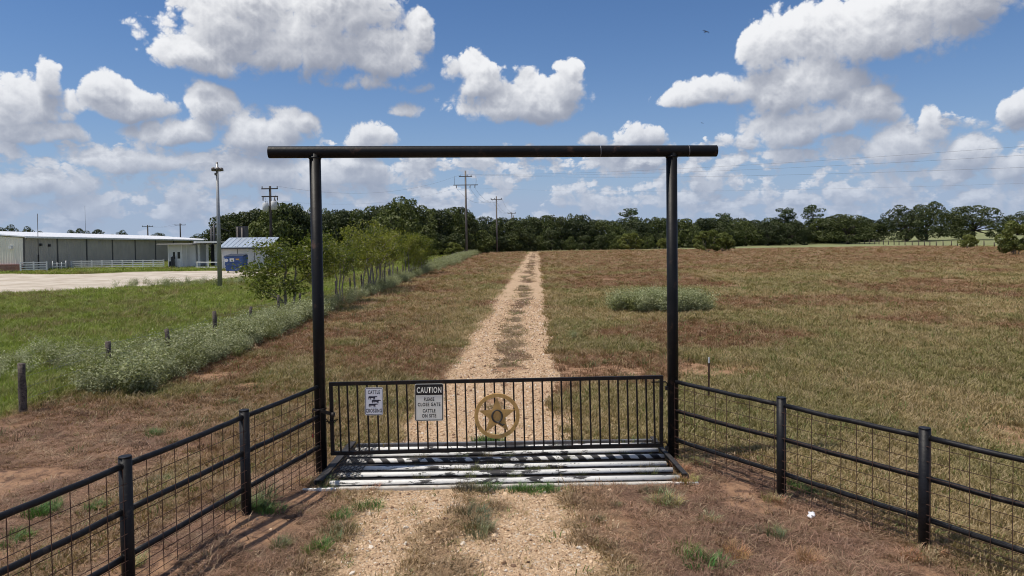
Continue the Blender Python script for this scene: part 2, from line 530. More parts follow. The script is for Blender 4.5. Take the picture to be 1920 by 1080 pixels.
def mat_leaf(name, col, col2, trans=0.25, vscale=0.7, instanced=False):
    m, t, b = new_mat(name)
    t.n.remove(b)
    out = t.n['Material Output']
    if instanced:
        at = t.node('ShaderNodeAttribute'); at.attribute_type = 'INSTANCER'; at.attribute_name = 'tint'
        geo = t.node('ShaderNodeNewGeometry')
        c = t.vmath('SCALE', at.outputs['Color'], t.ramp(geo.outputs['Random Per Island'], 0.0, 1.0, False, 0.62, 1.38))
    else:
        oi = t.node('ShaderNodeObjectInfo')
        geo = t.node('ShaderNodeNewGeometry')
        tc = t.node('ShaderNodeTexCoord')
        n1 = t.noise(tc.outputs['Object'], vscale, 2.0, 0.5)
        f = t.math('ADD', t.math('MULTIPLY', n1, 0.7), t.math('MULTIPLY_ADD', oi.outputs['Random'], 0.5, -0.25))
        f = t.math('MULTIPLY_ADD', geo.outputs['Random Per Island'], 0.5, t.math('SUBTRACT', f, 0.20), clamp=True)
        c = t.mix(f, tuple(col), tuple(col2))
    d = t.node('ShaderNodeBsdfDiffuse'); t.put(d.inputs[0], c)
    tr = t.node('ShaderNodeBsdfTranslucent'); t.put(tr.inputs[0], t.vmath('MULTIPLY', c, (1.1, 1.25, 0.6)))
    gl = t.node('ShaderNodeBsdfGlossy'); gl.inputs['Roughness'].default_value = 0.55; t.put(gl.inputs[0], (0.8, 0.8, 0.8))
    mx = t.node('ShaderNodeMixShader'); mx.inputs[0].default_value = trans
    t.l.new(d.outputs[0], mx.inputs[1]); t.l.new(tr.outputs[0], mx.inputs[2])
    mg = t.node('ShaderNodeMixShader'); mg.inputs[0].default_value = 0.03
    t.l.new(mx.outputs[0], mg.inputs[1]); t.l.new(gl.outputs[0], mg.inputs[2])
    t.l.new(mg.outputs[0], out.inputs[0])
    return m

M_BLACK = mat_simple('black_pipe_paint', (0.0055, 0.0055, 0.0065), 0.48, 0.5, 3.0, bump=0.25, bscale=18, spec=0.22, col2=(0.060, 0.034, 0.024), lo=0.57, hi=0.74)
M_BLACK2 = mat_simple('black_weathered_pipe_paint', (0.0065, 0.0065, 0.0085), 0.50, 0.5, 5.0, bump=0.35, bscale=25, spec=0.28, col2=(0.050, 0.042, 0.038), lo=0.54, hi=0.78)
M_GATE = mat_simple('dark_bronze_gate_paint', (0.013, 0.010, 0.009), 0.55, 0.4, 6.0, bump=0.2, spec=0.3, col2=(0.045, 0.021, 0.014), lo=0.55, hi=0.72)
M_RUSTWIRE = mat_simple('rusty_wire', (0.060, 0.028, 0.018), 0.8, 0.4, 8.0)
M_STEEL = mat_simple('grey_steel', (0.16, 0.16, 0.17), 0.5, 0.3, 4.0, metal=0.3, col2=(0.10, 0.06, 0.04), lo=0.55, hi=0.7)
M_BARESTEEL = mat_simple('bare_dark_steel', (0.040, 0.038, 0.040), 0.75, 0.3, 6.0, spec=0.25, col2=(0.02, 0.018, 0.017), lo=0.5, hi=0.65)
M_GALV = mat_simple('galvanised_steel', (0.30, 0.31, 0.32), 0.5, 0.15, 2.0, metal=0.4)
M_TANK = mat_simple('pale_grey_tank_paint', (0.55, 0.56, 0.57), 0.5, 0.1, 2.0)
M_CHAIN = mat_simple('dark_chain', (0.03, 0.025, 0.022), 0.55, 0.3, 10.0, metal=0.5)
M_RED = mat_simple('red_plastic', (0.30, 0.02, 0.02), 0.5)
M_GOLD = mat_simple('gold_paint', (0.62, 0.37, 0.12), 0.55, 0.18, 7.0, col2=(0.34, 0.18, 0.07), lo=0.56, hi=0.74)
M_LETTER = mat_simple('dark_letter_paint', (0.055, 0.045, 0.035), 0.6)
M_SIGNWHITE = mat_simple('white_sign_sheet', (0.93, 0.93, 0.95), 0.5, 0.03, 9.0)
M_SIGNCREAM = mat_simple('cream_sign_sheet', (0.93, 0.91, 0.80), 0.5, 0.03, 9.0)
M_INK = mat_simple('black_sign_ink', (0.012, 0.011, 0.012), 0.5, 0.2)
M_INKBLUE = mat_simple('navy_sign_ink', (0.020, 0.022, 0.045), 0.5, 0.2)
M_WOODPOST = mat_simple('weathered_cedar', (0.115, 0.090, 0.075), 0.9, 0.4, 14.0, bump=0.8, bscale=60, col2=(0.045, 0.036, 0.032), lo=0.45, hi=0.62)
M_WOODPALE = mat_simple('pale_wood', (0.36, 0.33, 0.29), 0.9, 0.25, 8.0, bump=0.5)
M_POLEWOOD = mat_simple('utility_pole_wood', (0.17, 0.15, 0.135), 0.85, 0.2, 3.0, bump=0.3)
M_POLEDARK = mat_simple('creosote_pole_wood', (0.050, 0.040, 0.034), 0.85, 0.3, 3.0, bump=0.3)
M_CABLE = mat_simple('power_cable', (0.10, 0.105, 0.115), 0.6)
M_INSUL = mat_simple('ceramic_insulator', (0.10, 0.09, 0.09), 0.3)
M_WHITEPAINT = mat_simple('white_board_paint', (0.72, 0.72, 0.70), 0.6, 0.12, 3.0, col2=(0.42, 0.40, 0.36), lo=0.60, hi=0.80)
M_SIDING = mat_simple('beige_steel_siding', (0.80, 0.77, 0.66), 0.55, 0.06, 0.6, col2=(0.66, 0.58, 0.42), lo=0.62, hi=0.85)
M_SIDINGG = mat_simple('grey_steel_siding', (0.42, 0.385, 0.335), 0.55, 0.10, 0.5)
M_COLUMN = mat_simple('dark_downpipe_paint', (0.10, 0.095, 0.09), 0.6)
M_ROOFWHITE = mat_simple('white_steel_roof', (0.72, 0.73, 0.75), 0.45, 0.06, 0.4)
M_ROOFBLUE = mat_simple('pale_steel_roof', (0.50, 0.56, 0.62), 0.30, 0.08, 0.7, metal=0.35)
M_TRIMDARK = mat_simple('dark_trim', (0.04, 0.04, 0.045), 0.6)
M_BRICK = mat_simple('red_brick', (0.24, 0.075, 0.050), 0.85, 0.25, 3.0)
M_SHEDWALL = mat_simple('white_shed_wall', (0.62, 0.62, 0.62), 0.7, 0.08, 1.0)
M_GLASS = mat_simple('dark_window_glass', (0.02, 0.022, 0.026), 0.12, 0.1)
M_DUMP = mat_simple('blue_dumpster_paint', (0.022, 0.070, 0.230), 0.45, 0.3, 2.0, col2=(0.05, 0.045, 0.05), lo=0.62, hi=0.75)
M_LIDBLACK = mat_simple('dark_plastic_lid', (0.02, 0.025, 0.04), 0.6)
M_CONC = mat_simple('pale_concrete', (0.52, 0.49, 0.44), 0.9, 0.2, 5.0, bump=0.6, bscale=50, col2=(0.33, 0.27, 0.21), lo=0.52, hi=0.7)
M_LITTER = mat_simple('white_paper', (0.75, 0.75, 0.78), 0.8)
M_BIRD = mat_simple('dark_feathers', (0.02, 0.02, 0.022), 0.8)
M_BARK = mat_simple('grey_bark', (0.215, 0.185, 0.160), 0.95, 0.35, 10.0, bump=0.9, bscale=30)
M_BARKDARK = mat_simple('dark_bark', (0.060, 0.050, 0.042), 0.95, 0.35, 6.0)
M_LAMP = mat_simple('lamp_housing', (0.12, 0.10, 0.085), 0.5, 0.2, 3.0)
M_OAK = mat_leaf('oak_leaves', (0.030, 0.044, 0.016), (0.098, 0.115, 0.037), 0.18, 0.5)
M_OAKL = mat_leaf('light_oak_leaves', (0.052, 0.070, 0.020), (0.150, 0.172, 0.046), 0.2, 0.5)
M_PINE = mat_leaf('pine_needles', (0.030, 0.052, 0.018), (0.090, 0.125, 0.042), 0.15, 0.6)
M_YOUNG = mat_leaf('young_tree_leaves', (0.080, 0.106, 0.019), (0.285, 0.275, 0.048), 0.42, 1.2)
M_SHRUB = mat_leaf('shrub_leaves', (0.095, 0.118, 0.024), (0.230, 0.240, 0.058), 0.25, 1.2)
M_BLADE = mat_leaf('grass_blades', None, None, 0.22, instanced=True)
M_WEED = mat_leaf('silver_weed_leaves', None, None, 0.20, instanced=True)

# white pipes painted from above, the paint flaking to dark steel
def mat_guard_pipe(spiral=False):
    m, t, b = new_mat('flaking_white_pipe_paint')
    tc = t.node('ShaderNodeTexCoord'); oi = t.node('ShaderNodeObjectInfo')
    v = t.vmath('ADD', tc.outputs['Object'], t.vmath('SCALE', (7.0, 13.0, 3.0), oi.outputs['Random']))
    s = t.node('ShaderNodeSeparateXYZ'); t.l.new(tc.outputs['Object'], s.inputs[0])
    n1 = t.noise(t.vmath('MULTIPLY', v, (0.8, 3.0, 3.0)), 3.6, 8.0, 0.68)
    # middle of the run, where wheels pass, is worn most
    wear = t.ramp(t.math('ABSOLUTE', t.math('ADD', s.outputs[0], 0.2)), 0.6, 2.2, True, 0.050, -0.050)
    chip = t.ramp(t.math('ADD', n1, wear), 0.545, 0.60)
    fine = t.noise(v, 9.0, 4.0, 0.7)
    chip = t.math('MAXIMUM', chip, t.ramp(t.math('ADD', fine, wear), 0.665, 0.69))
    under = t.ramp(t.math('MULTIPLY_ADD', t.noise(v, 6.0, 3.0, 0.6), 0.03, s.outputs[2]), 0.004, 0.020)     # only the upper half was painted
    if spiral:
        ang = t.math('ARCTAN2', s.outputs[1], s.outputs[2])
        tw = t.math('SINE', t.math('ADD', t.math('MULTIPLY', s.outputs[0], 26.0), ang))
        under = t.math('MULTIPLY', under, t.ramp(t.math('MULTIPLY_ADD', t.noise(v, 7.0, 3.0, 0.6), 2.2, tw), 0.9, 1.3))
    white = t.mix(t.noise(v, 14.0, 3.0, 0.6), (0.80, 0.79, 0.76), (0.62, 0.60, 0.56))
    steel = t.mix(t.noise(v, 20.0, 3.0, 0.6), (0.018, 0.018, 0.020), (0.045, 0.040, 0.038))
    c = t.mix(t.math('MULTIPLY', under, t.math('SUBTRACT', 1.0, chip)), steel, white)
    t.put(b.inputs['Base Color'], c)
    b.inputs['Roughness'].default_value = 0.6
    return m
M_GPIPE = mat_guard_pipe()
M_GSPIRAL = mat_guard_pipe(True)

def mat_ground():
    m, t, b = new_mat('earth_and_dry_grass')
    geo = t.node('ShaderNodeNewGeometry')
    P = geo.outputs['Position']
    va = t.node('ShaderNodeAttribute'); va.attribute_name = 'cover'      # plant cover colour
    vb = t.node('ShaderNodeAttribute'); vb.attribute_name = 'bare'       # gravel, lot, dirt
    sb = t.node('ShaderNodeSeparateColor'); t.l.new(vb.outputs['Color'], sb.inputs[0])
    big = t.noise(P, 0.5, 4.0, 0.6)
    mid = t.noise(P, 4.5, 5.0, 0.65)
    fine = t.noise(P, 38.0, 4.0, 0.7)
    k = t.math('MULTIPLY', t.ramp(mid, 0.25, 0.75, False, 0.66, 1.34), t.ramp(fine, 0.25, 0.75, False, 0.72, 1.28))
    k = t.math('MULTIPLY', k, t.ramp(big, 0.3, 0.7, False, 0.86, 1.14))
    c = t.vmath('SCALE', va.outputs['Color'], k)
    # stalks: short streaks across the sheet of grass, seen at distance
    st = t.noise(t.vmath('MULTIPLY', P, (6.0, 1.3, 1.0)), 1.6, 3.0, 0.7)
    c = t.mix(t.ramp(st, 0.55, 0.72, True, 0.0, 0.35), c, (0.27, 0.20, 0.105))
    # soil showing through
    soil = t.mix(mid, (0.300, 0.165, 0.095), (0.37, 0.235, 0.145))
    c = t.mix(t.math('MULTIPLY', sb.outputs[2], t.ramp(mid, 0.38, 0.55)), c, soil)
    # gravel
    vor = t.node('ShaderNodeTexVoronoi'); vor.inputs['Scale'].default_value = 26.0; t.put(vor.inputs['Vector'], P)
    gs = t.node('ShaderNodeSeparateColor'); t.l.new(vor.outputs['Color'], gs.inputs[0])
    gcol = t.mix(t.math('POWER', gs.outputs[0], 1.3), (0.39, 0.255, 0.150), (0.69, 0.505, 0.335))
    gcol = t.mix(t.ramp(gs.outputs[1], 0.86, 0.95), gcol, (0.64, 0.58, 0.49))
    gcol = t.mix(t.ramp(big, 0.35, 0.65, True, 0.0, 0.45), gcol, (0.47, 0.325, 0.205))
    gm = t.ramp(t.math('ADD', sb.outputs[0], t.math('MULTIPLY', t.math('SUBTRACT', mid, 0.5), 0.9)), 0.35, 0.65)
    gcol = t.mix(0.35, gcol, (0.52, 0.365, 0.235))
    c = t.mix(gm, c, gcol)
    # pale caliche lot
    lcol = t.mix(t.ramp(big, 0.35, 0.65), (0.56, 0.50, 0.42), (0.42, 0.355, 0.28))
    streak = t.noise(t.vmath('MULTIPLY', P, (0.05, 0.6, 1.0)), 1.0, 4.0, 0.6)
    lcol = t.mix(t.ramp(streak, 0.5, 0.65, True, 0.0, 0.6), lcol, (0.62, 0.57, 0.50))
    c = t.mix(t.ramp(t.math('ADD', sb.outputs[1], t.math('MULTIPLY', t.math('SUBTRACT', mid, 0.5), 0.5)), 0.4, 0.6), c, lcol)
    t.put(b.inputs['Base Color'], c)
    b.inputs['Roughness'].default_value = 0.95
    b.inputs['Specular IOR Level'].default_value = 0.15
    h = t.math('ADD', t.math('MULTIPLY', mid, 1.0), t.math('MULTIPLY', fine, 0.5))
    h = t.math('ADD', h, t.math('MULTIPLY', t.math('SUBTRACT', 1.0, vor.outputs['Distance']), t.math('MULTIPLY', gm, 0.8)))
    bp = t.node('ShaderNodeBump'); bp.inputs['Strength'].default_value = 0.75; bp.inputs['Distance'].default_value = 0.06
    t.put(bp.inputs['Height'], h)
    t.l.new(bp.outputs[0], b.inputs['Normal'])
    return m
M_GROUND = mat_ground()

# ------------------------------------------------------------------ ground sheets
def axis(lo, hi, fine_lo, fine_hi, step, power):
    a = list(np.arange(fine_lo, fine_hi, step))
    x = fine_hi; ref = max(abs(fine_hi), 5.0)
    while x < hi:
        a.append(x)
        x += step * (max(abs(x), ref) / ref) ** power
    a.append(hi)
    x = fine_lo; pre = []; ref = max(abs(fine_lo), 5.0); s = step
    while x > lo:
        x -= step * (1 + (fine_lo - x) / ref) ** power
        pre.append(max(x, lo))
    return np.array(pre[::-1] + a)

def build_ground():
    xs = axis(-2600, 2600, -5.5, 5.5, 0.11, 1.28)
    ys = axis(-60, 3800, 4.0, 14.0, 0.10, 1.20)
    X, Y = np.meshgrid(xs, ys)
    x = X.ravel(); y = Y.ravel()
    z = terrain(x, y)
    m = masks(x, y)
    cov = plant_colour(x, y, m)
    bare = np.stack([m['gravel'], m['lot'], m['dirt'], np.ones_like(x)], 1)
    cov = np.concatenate([cov, np.ones((len(x), 1))], 1)
    nx, ny = len(xs), len(ys)
    i = np.arange(nx * ny).reshape(ny, nx)
    quads = np.stack([i[:-1, :-1], i[:-1, 1:], i[1:, 1:], i[1:, :-1]], -1).reshape(-1, 4)
    gr = m['outer'][quads].mean(1); lt = m['lot'][quads].mean(1)
    u, v = guard_uv(x[quads].mean(1), y[quads].mean(1))
    inpit = (np.abs(u) < GUARD_HW) & (np.abs(v) < GUARD_HD)
    yc = y[quads].mean(1); xc = x[quads].mean(1)
    road = (gr > 0.5) & (yc < 175) & (yc > -50)
    lot = (lt > 0.5) & ~road
    pasture = (m['green'][quads].mean(1) > 0.5) & ~lot & ~road & (yc > 5) & (yc < 200) & (xc > -200)
    for name, sel in (('ground', ~road & ~lot & ~pasture), ('dirt_road', road), ('gravel_lot', lot), ('pasture_ground', pasture)):
        q = quads[sel]
        used, inv = np.unique(q, return_inverse=True)
        q = inv.reshape(-1, 4)
        me = bpy.data.meshes.new(name)
        me.vertices.add(len(used)); me.loops.add(q.size); me.polygons.add(len(q))
        me.vertices.foreach_set('co', np.stack([x[used], y[used], z[used]], 1).astype(np.float32).ravel())
        me.loops.foreach_set('vertex_index', q.astype(np.int32).ravel())
        me.polygons.foreach_set('loop_start', np.arange(0, q.size, 4, dtype=np.int32))
        me.polygons.foreach_set('use_smooth', np.ones(len(q), bool))
        me.update(calc_edges=True)
        for an, arr in (('cover', cov), ('bare', bare)):
            at = me.attributes.new(an, 'FLOAT_COLOR', 'POINT')
            at.data.foreach_set('color', arr[used].astype(np.float32).ravel())
        me.materials.append(M_GROUND)
        o = link(bpy.data.objects.new(name, me))
        tag(o, kind='structure')
build_ground()
# ------------------------------------------------------------------ ranch entrance: two posts and a crossbeam
PL = on_ground(603, 888); PR = on_ground(1262.5, 863)
GATE_A = math.atan2(PR.y - PL.y, PR.x - PL.x)
GDIR = Vector((math.cos(GATE_A), math.sin(GATE_A), 0)); GNRM = Vector((math.sin(GATE_A), -math.cos(GATE_A), 0))   # towards the drone
def gate_sz(px, py, off=0.0):
    """pixel -> (distance along the gate line, height) on the gate plane moved by off towards the viewer"""
    d = ray(px, py); o = Vector((0, 0, H))
    q = PL + GNRM * off
    t = (q - o).dot(GNRM) / d.dot(GNRM)
    p = o + d * t
    return (p - PL).dot(GDIR), p.z
SPAN = (PR - PL).length

ent = empty('ranch_entrance', PL, GATE_A, 'tall black steel pipe entrance frame standing over the cattle guard', 'entrance frame')
zb = (gate_sz(591, 284.5)[1] + gate_sz(1259, 284)[1]) / 2
b0 = gate_sz(504, 285)[0]; b1 = gate_sz(1343, 284)[0]
MB().tube([(0, 0, -0.4), (0, 0, zb - 0.02)], 0.086, 28).build('post', M_BLACK, ent)
MB().tube([(SPAN, 0, -0.4), (SPAN, 0, zb - 0.02)], 0.086, 28).build('post', M_BLACK, ent)
beam = MB()
N = 24
beam.tube([(b0 + (b1 - b0) * i / N, 0, zb) for i in range(N + 1)], 0.0905, 28, caps=False)
# open pipe ends: an inner wall
beam.tube([(b0, 0, zb), (b0 + 0.25, 0, zb)], 0.082, 28, caps=False)
beam.tube([(b1 - 0.25, 0, zb), (b1, 0, zb)], 0.082, 28, caps=False)
for xx in (b0, b1):
    vs = []; fs = []
    for k in range(28):
        a = 2 * math.pi * k / 28
        vs += [(xx, 0.0905 * math.cos(a), zb + 0.0905 * math.sin(a)), (xx, 0.082 * math.cos(a), zb + 0.082 * math.sin(a))]
    for k in range(28):
        k2 = (k + 1) % 28
        fs.append((2 * k, 2 * k + 1, 2 * k2 + 1, 2 * k2))
    beam.add(vs, fs)
bm_ = beam.build('crossbeam', M_BLACK, ent)
for s_ in (0.0, SPAN):
    MB().tube([(s_, 0, zb - 0.105), (s_, 0, zb - 0.075)], 0.094, 24).build('weld_collar', M_BLACK, bm_)
for s_ in (gate_sz(1125, 284)[0], gate_sz(1290, 284)[0]):
    MB().tube([(s_ - 0.006, 0, zb), (s_ + 0.006, 0, zb)], 0.0925, 24).build('weld_seam', M_STEEL, bm_)

# ------------------------------------------------------------------ barred swing gate
gate = empty('swing_gate', PL, GATE_A, 'dark barred metal swing gate hung between the tall entrance posts', 'gate')
def gpt(px, py):
    s_, z_ = gate_sz(px, py); return Vector((s_, 0, z_))
tl, tr, br, bl = gpt(620.5, 720), gpt(1240, 707), gpt(1240, 834), gpt(624, 850)
W = 0.055
MB().bar(tl - Vector((W / 2, 0, 0)), tr + Vector((W / 2, 0, 0)), 0.05, W).build('top_rail', M_GATE, gate, 0.004)
MB().bar(bl - Vector((W / 2, 0, 0)), br + Vector((W / 2, 0, 0)), 0.05, W).build('bottom_rail', M_GATE, gate, 0.004)
MB().bar(tl - Vector((0, 0, W / 2)), bl + Vector((0, 0, W / 2)), 0.05, W, (1, 0, 0)).build('stile', M_GATE, gate, 0.004)
MB().bar(tr - Vector((0, 0, W / 2)), br + Vector((0, 0, W / 2)), 0.05, W, (1, 0, 0)).build('stile', M_GATE, gate, 0.004)
bars_px = [634.5] + [649.8 + 18.07 * i for i in range(32)] + [1225.0]
for px in bars_px:
    f = (px - 620.5) / (1240 - 620.5)
    t_ = tl.lerp(tr, f); b_ = bl.lerp(br, (px + 2.5 - 622) / (1240 - 622))
    MB().bar(t_ - Vector((0, 0, W / 2 - 0.002)), b_ + Vector((0, 0, W / 2 - 0.002)), 0.024, 0.024, (1, 0, 0)).build('bar', M_GATE, gate)
for py in (716, 829):
    s_, z_ = gate_sz(1240, py)
    h_ = MB().tube([(s_ - 0.16, 0.0, z_), (s_ + 0.07, 0, z_), (s_ + 0.095, 0, z_ - 0.03), (s_ + 0.095, 0, z_ - 0.13)], 0.011, 8).build('hinge', M_CHAIN, gate)
    MB().box((s_ + 0.065, -0.03, z_ - 0.13), (SPAN - 0.07, 0.03, z_ - 0.075)).build('hinge_socket', M_CHAIN, h_)

# latch bar and chain at the free end
ls, lz = gate_sz(622, 775)
lt = empty('gate_chain', PL, GATE_A, 'dark chain with latch arm wrapped around the post by the gate end', 'chain')
MB().bar((0.02, -0.098, lz + 0.07), (ls + 0.03, -0.06, lz), 0.022, 0.05).build('latch_arm', M_CHAIN, lt, 0.004)
MB().tube([(ls + 0.005, -0.075, lz), (ls + 0.06, -0.07, lz - 0.01)], 0.038, 12).build('latch_knob', M_CHAIN, lt)
def link_mesh(p, d, twist, r=0.021, th=0.0055):
    d = Vector(d).normalized(); x = d.orthogonal().normalized()
    x = Matrix.Rotation(twist, 3, d) @ x
    pts = []
    for k in range(13):
        a = 2 * math.pi * k / 12
        pts.append(Vector(p) + d * (r * 1.35 * math.cos(a)) + x * (r * 0.72 * math.sin(a)))
    return MB().tube(pts, th, 6, caps=False)
path = []
for k in range(15):
    a = math.pi * (1.62 - 1.45 * k / 14) + 0.6
    path.append(Vector((0.102 * math.cos(a), 0.102 * math.sin(a), lz + 0.09 - 0.0025 * k)))
for k in range(7):
    path.append(Vector((-0.108, -0.02, lz + 0.05 - 0.045 * k)))
for k in range(6):
    path.append(Vector((0.10 + 0.03 * k, -0.06, lz - 0.09 - 0.035 * math.sin(k / 5 * math.pi))))
for k, p in enumerate(path):
    q = path[min(k + 1, len(path) - 1)]; d = q - p
    if d.length < 1e-5 or d.length > 0.15: d = p - path[k - 1]
    link_mesh(p, d, (k % 2) * math.pi / 2).build('chain_link', M_CHAIN, lt)
pad = empty('hanging_tag', PL + GDIR * -0.112 + GNRM * 0.02 + Vector((0, 0, lz - 0.31)), GATE_A, 'small red tag hanging from the gate chain beside the post', 'tag')
MB().box((-0.016, -0.008, -0.05), (0.016, 0.008, 0.0)).build('tag_plate', M_RED, pad, 0.003)
MB().tube([(-0.01, 0, 0), (-0.01, 0, 0.025), (0, 0, 0.038), (0.01, 0, 0.025), (0.01, 0, 0)], 0.003, 6).build('loop', M_CHAIN, pad)

# ------------------------------------------------------------------ writing helpers
def text_mesh(txt, height, mat, parent, x, z, y, sx=1.0, bold=0.0, name='lettering'):
    cu = bpy.data.curves.new('lettering', 'FONT')
    cu.body = txt; cu.align_x = 'CENTER'; cu.align_y = 'CENTER'; cu.size = 1.0; cu.offset = bold; cu.space_character = 1.18; cu.resolution_u = 4
    cu.extrude = 0.0
    tmp = bpy.data.objects.new('lettering_tmp', cu)
    COL.objects.link(tmp)
    dg = bpy.context.evaluated_depsgraph_get()
    me = bpy.data.meshes.new_from_object(tmp.evaluated_get(dg))
    bpy.data.objects.remove(tmp); bpy.data.curves.remove(cu)
    n = len(me.vertices); co = np.zeros(n * 3, np.float32); me.vertices.foreach_get('co', co); co = co.reshape(-1, 3)
    h = co[:, 1].max() - co[:, 1].min(); cx = (co[:, 0].max() + co[:, 0].min()) / 2; cy = (co[:, 1].max() + co[:, 1].min()) / 2
    k = height / h
    out = np.stack([(co[:, 0] - cx) * k * sx, np.zeros(n), (co[:, 1] - cy) * k], 1).astype(np.float32)
    me.vertices.foreach_set('co', out.ravel()); me.update()
    me.materials.clear(); me.materials.append(mat)
    o = bpy.data.objects.new(name, me); link(o, parent); o.location = (x, y, z)
    return o

def rrect(w, h, r, n=5):
    p = []
    for cx, cz, a0 in ((w / 2 - r, -h / 2 + r, -90), (w / 2 - r, h / 2 - r, 0), (-w / 2 + r, h / 2 - r, 90), (-w / 2 + r, -h / 2 + r, 180)):
        for k in range(n + 1):
            a = R(a0 + 90 * k / n)
            p.append((cx + r * math.cos(a), cz + r * math.sin(a)))
    return p

def sign_frame(name, pxa, pya, pxb, pyb, label, tilt=0.0):
    s0, z1 = gate_sz(pxa, pya, 0.05); s1, z0 = gate_sz(pxb, pyb, 0.05)
    e = empty(name, PL + GDIR * ((s0 + s1) / 2) + GNRM * 0.045 + Vector((0, 0, (z0 + z1) / 2)), GATE_A, label, 'sign')
    e.rotation_euler = (0, tilt, GATE_A)
    return e, s1 - s0, z1 - z0

def border(w, h, r, t, y, mat, parent):
    a = rrect(w, h, r); b = rrect(w - 2 * t, h - 2 * t, max(r - t, 0.004))
    n = len(a)
    vs = [(x, y, z) for x, z in a] + [(x, y, z) for x, z in b]
    fs = [(k, (k + 1) % n, n + (k + 1) % n, n + k) for k in range(n)]
    return MB().add(vs, fs).build('border', mat, parent)

# cattle crossing plate
sg, w, h = sign_frame('cattle_crossing_sign', 683.5, 727.5, 718.5, 778, 'white cattle crossing sign with three dark cattle wired to the gate bars', R(1.2))
MB().prism(rrect(w, h, 0.022), 0.0, 0.004).build('plate', M_SIGNWHITE, sg)
border(w - 0.016, h - 0.016, 0.018, 0.008, -0.002, M_INKBLUE, sg)
text_mesh('CATTLE', h * 0.135, M_INKBLUE, sg, 0.0, h * 0.335, -0.002, 0.60, 0.030)
text_mesh('CROSSING', h * 0.145, M_INKBLUE, sg, 0.0, -h * 0.335, -0.002, 0.55, 0.030)
COW = [(-.50, .12), (-.52, -.10), (-.48, -.46), (-.42, -.46), (-.40, -.14), (-.30, -.12), (-.28, -.44), (-.22, -.44), (-.20, -.14), (.08, -.16), (.10, -.46), (.16, -.46), (.18, -.12), (.22, -.44), (.28, -.44),
       (.30, -.02), (.40, .04), (.54, .02), (.58, .10), (.50, .20), (.46, .30), (.42, .20), (.30, .24), (.10, .20), (-.20, .22), (-.44, .22)]
for cx, cz in ((-0.07, 0.15), (0.12, 0.015), (-0.05, -0.125)):
    k = w * 0.46
    vs = [(cx * w + x * k, -0.0025, cz * h + z * k * 0.62) for x, z in COW]
    m_ = MB().add(vs, [tuple(range(len(COW)))])
    m_.build('cattle_silhouette', M_INKBLUE, sg)
for xx in (-0.25 * w, 0.1 * w):
    MB().tube([(xx, -0.004, h * 0.47), (xx, 0.0, h * 0.47), (xx + 0.02, 0.03, h * 0.5 + 0.05)], 0.003, 6).build('tie_wire', M_CHAIN, sg)

# caution plate
sg, w, h = sign_frame('caution_sign', 777, 720.5, 832, 788.5, 'cream caution sign with a black header asking to close the gate', R(0.9))
MB().prism(rrect(w, h, 0.026), 0.0, 0.004).build('plate', M_SIGNCREAM, sg)
border(w - 0.014, h - 0.014, 0.022, 0.012, -0.002, M_INK, sg)
hd = h * 0.30
MB().add([(-w / 2 + 0.010, -0.0035, h / 2 - hd), (w / 2 - 0.010, -0.0035, h / 2 - hd), (w / 2 - 0.010, -0.0035, h / 2 - 0.013), (-w / 2 + 0.010, -0.0035, h / 2 - 0.013)], [(0, 1, 2, 3)]).build('header', M_INK, sg)
text_mesh('CAUTION', h * 0.165, M_SIGNCREAM, sg, 0.0, h * 0.335, -0.0055, 0.60, 0.028)
for txt, zz, k in (('PLEASE', 0.085, 0.60), ('CLOSE GATE', -0.055, 0.72), ('CATTLE', -0.225, 0.66), ('ON SITE', -0.36, 0.70)):
    text_mesh(txt, h * 0.098, M_INK, sg, 0.0, h * zz, -0.002, k * 1.0, 0.034)
for zz in (0.465, -0.465):
    MB().tube([(0, -0.008, zz * h), (0, 0.03, zz * h)], 0.006, 8).build('bolt', M_STEEL, sg)

# star emblem
cs, cz = gate_sz(932, 780, 0.05)
rr = (gate_sz(974.5, 780, 0.05)[0] - gate_sz(889.5, 780, 0.05)[0]) / 2
em = empty('star_emblem', PL + GDIR * cs + GNRM * 0.045 + Vector((0, 0, cz)), GATE_A, 'round gold metal emblem with a five pointed star and letter Q', 'emblem')
ri = rr * 0.835
vs = []; fs = []
n = 64
for k in range(n):
    a = 2 * math.pi * k / n
    for r_, y_ in ((rr, -0.012), (ri, -0.012), (ri, 0.012), (rr, 0.012)):
        vs.append((r_ * math.cos(a), y_, r_ * math.sin(a)))
for k in range(n):
    k2 = (k + 1) % n
    for j in range(4):
        j2 = (j + 1) % 4
        fs.append((4 * k + j, 4 * k2 + j, 4 * k2 + j2, 4 * k + j2))
MB().add(vs, fs).build('ring', M_GOLD, em)
star = []
for k in range(10):
    a = math.pi / 2 + k * math.pi / 5
    r_ = ri * 1.015 if k % 2 == 0 else ri * 0.425
    star.append((r_ * math.cos(a), r_ * math.sin(a)))
st = MB()
front = [(x, -0.006, z) for x, z in star]; back = [(x, 0.006, z) for x, z in star]
st.add(front + back + [(0, -0.010, 0), (0, 0.006, 0)], [(k, (k + 1) % 10, 20) for k in range(10)] + [((k + 1) % 10 + 10, k + 10, 21) for k in range(10)] + [((k + 1) % 10, k, k + 10, (k + 1) % 10 + 10) for k in range(10)])
st.build('star', M_GOLD, em)
q = MB()
ring = [(rr * 0.215 * math.cos(2 * math.pi * k / 28), -0.022, rr * 0.27 * math.sin(2 * math.pi * k / 28)) for k in range(29)]
q.tube(ring, [0.010 + 0.0055 * abs(math.cos(2 * math.pi * k / 28)) for k in range(29)], 8, caps=False)
q.tube([(rr * -0.03, -0.026, -rr * 0.23), (rr * 0.10, -0.026, -rr * 0.31), (rr * 0.24, -0.026, -rr * 0.40), (rr * 0.33, -0.026, -rr * 0.36)], [0.008, 0.012, 0.014, 0.006], 8)
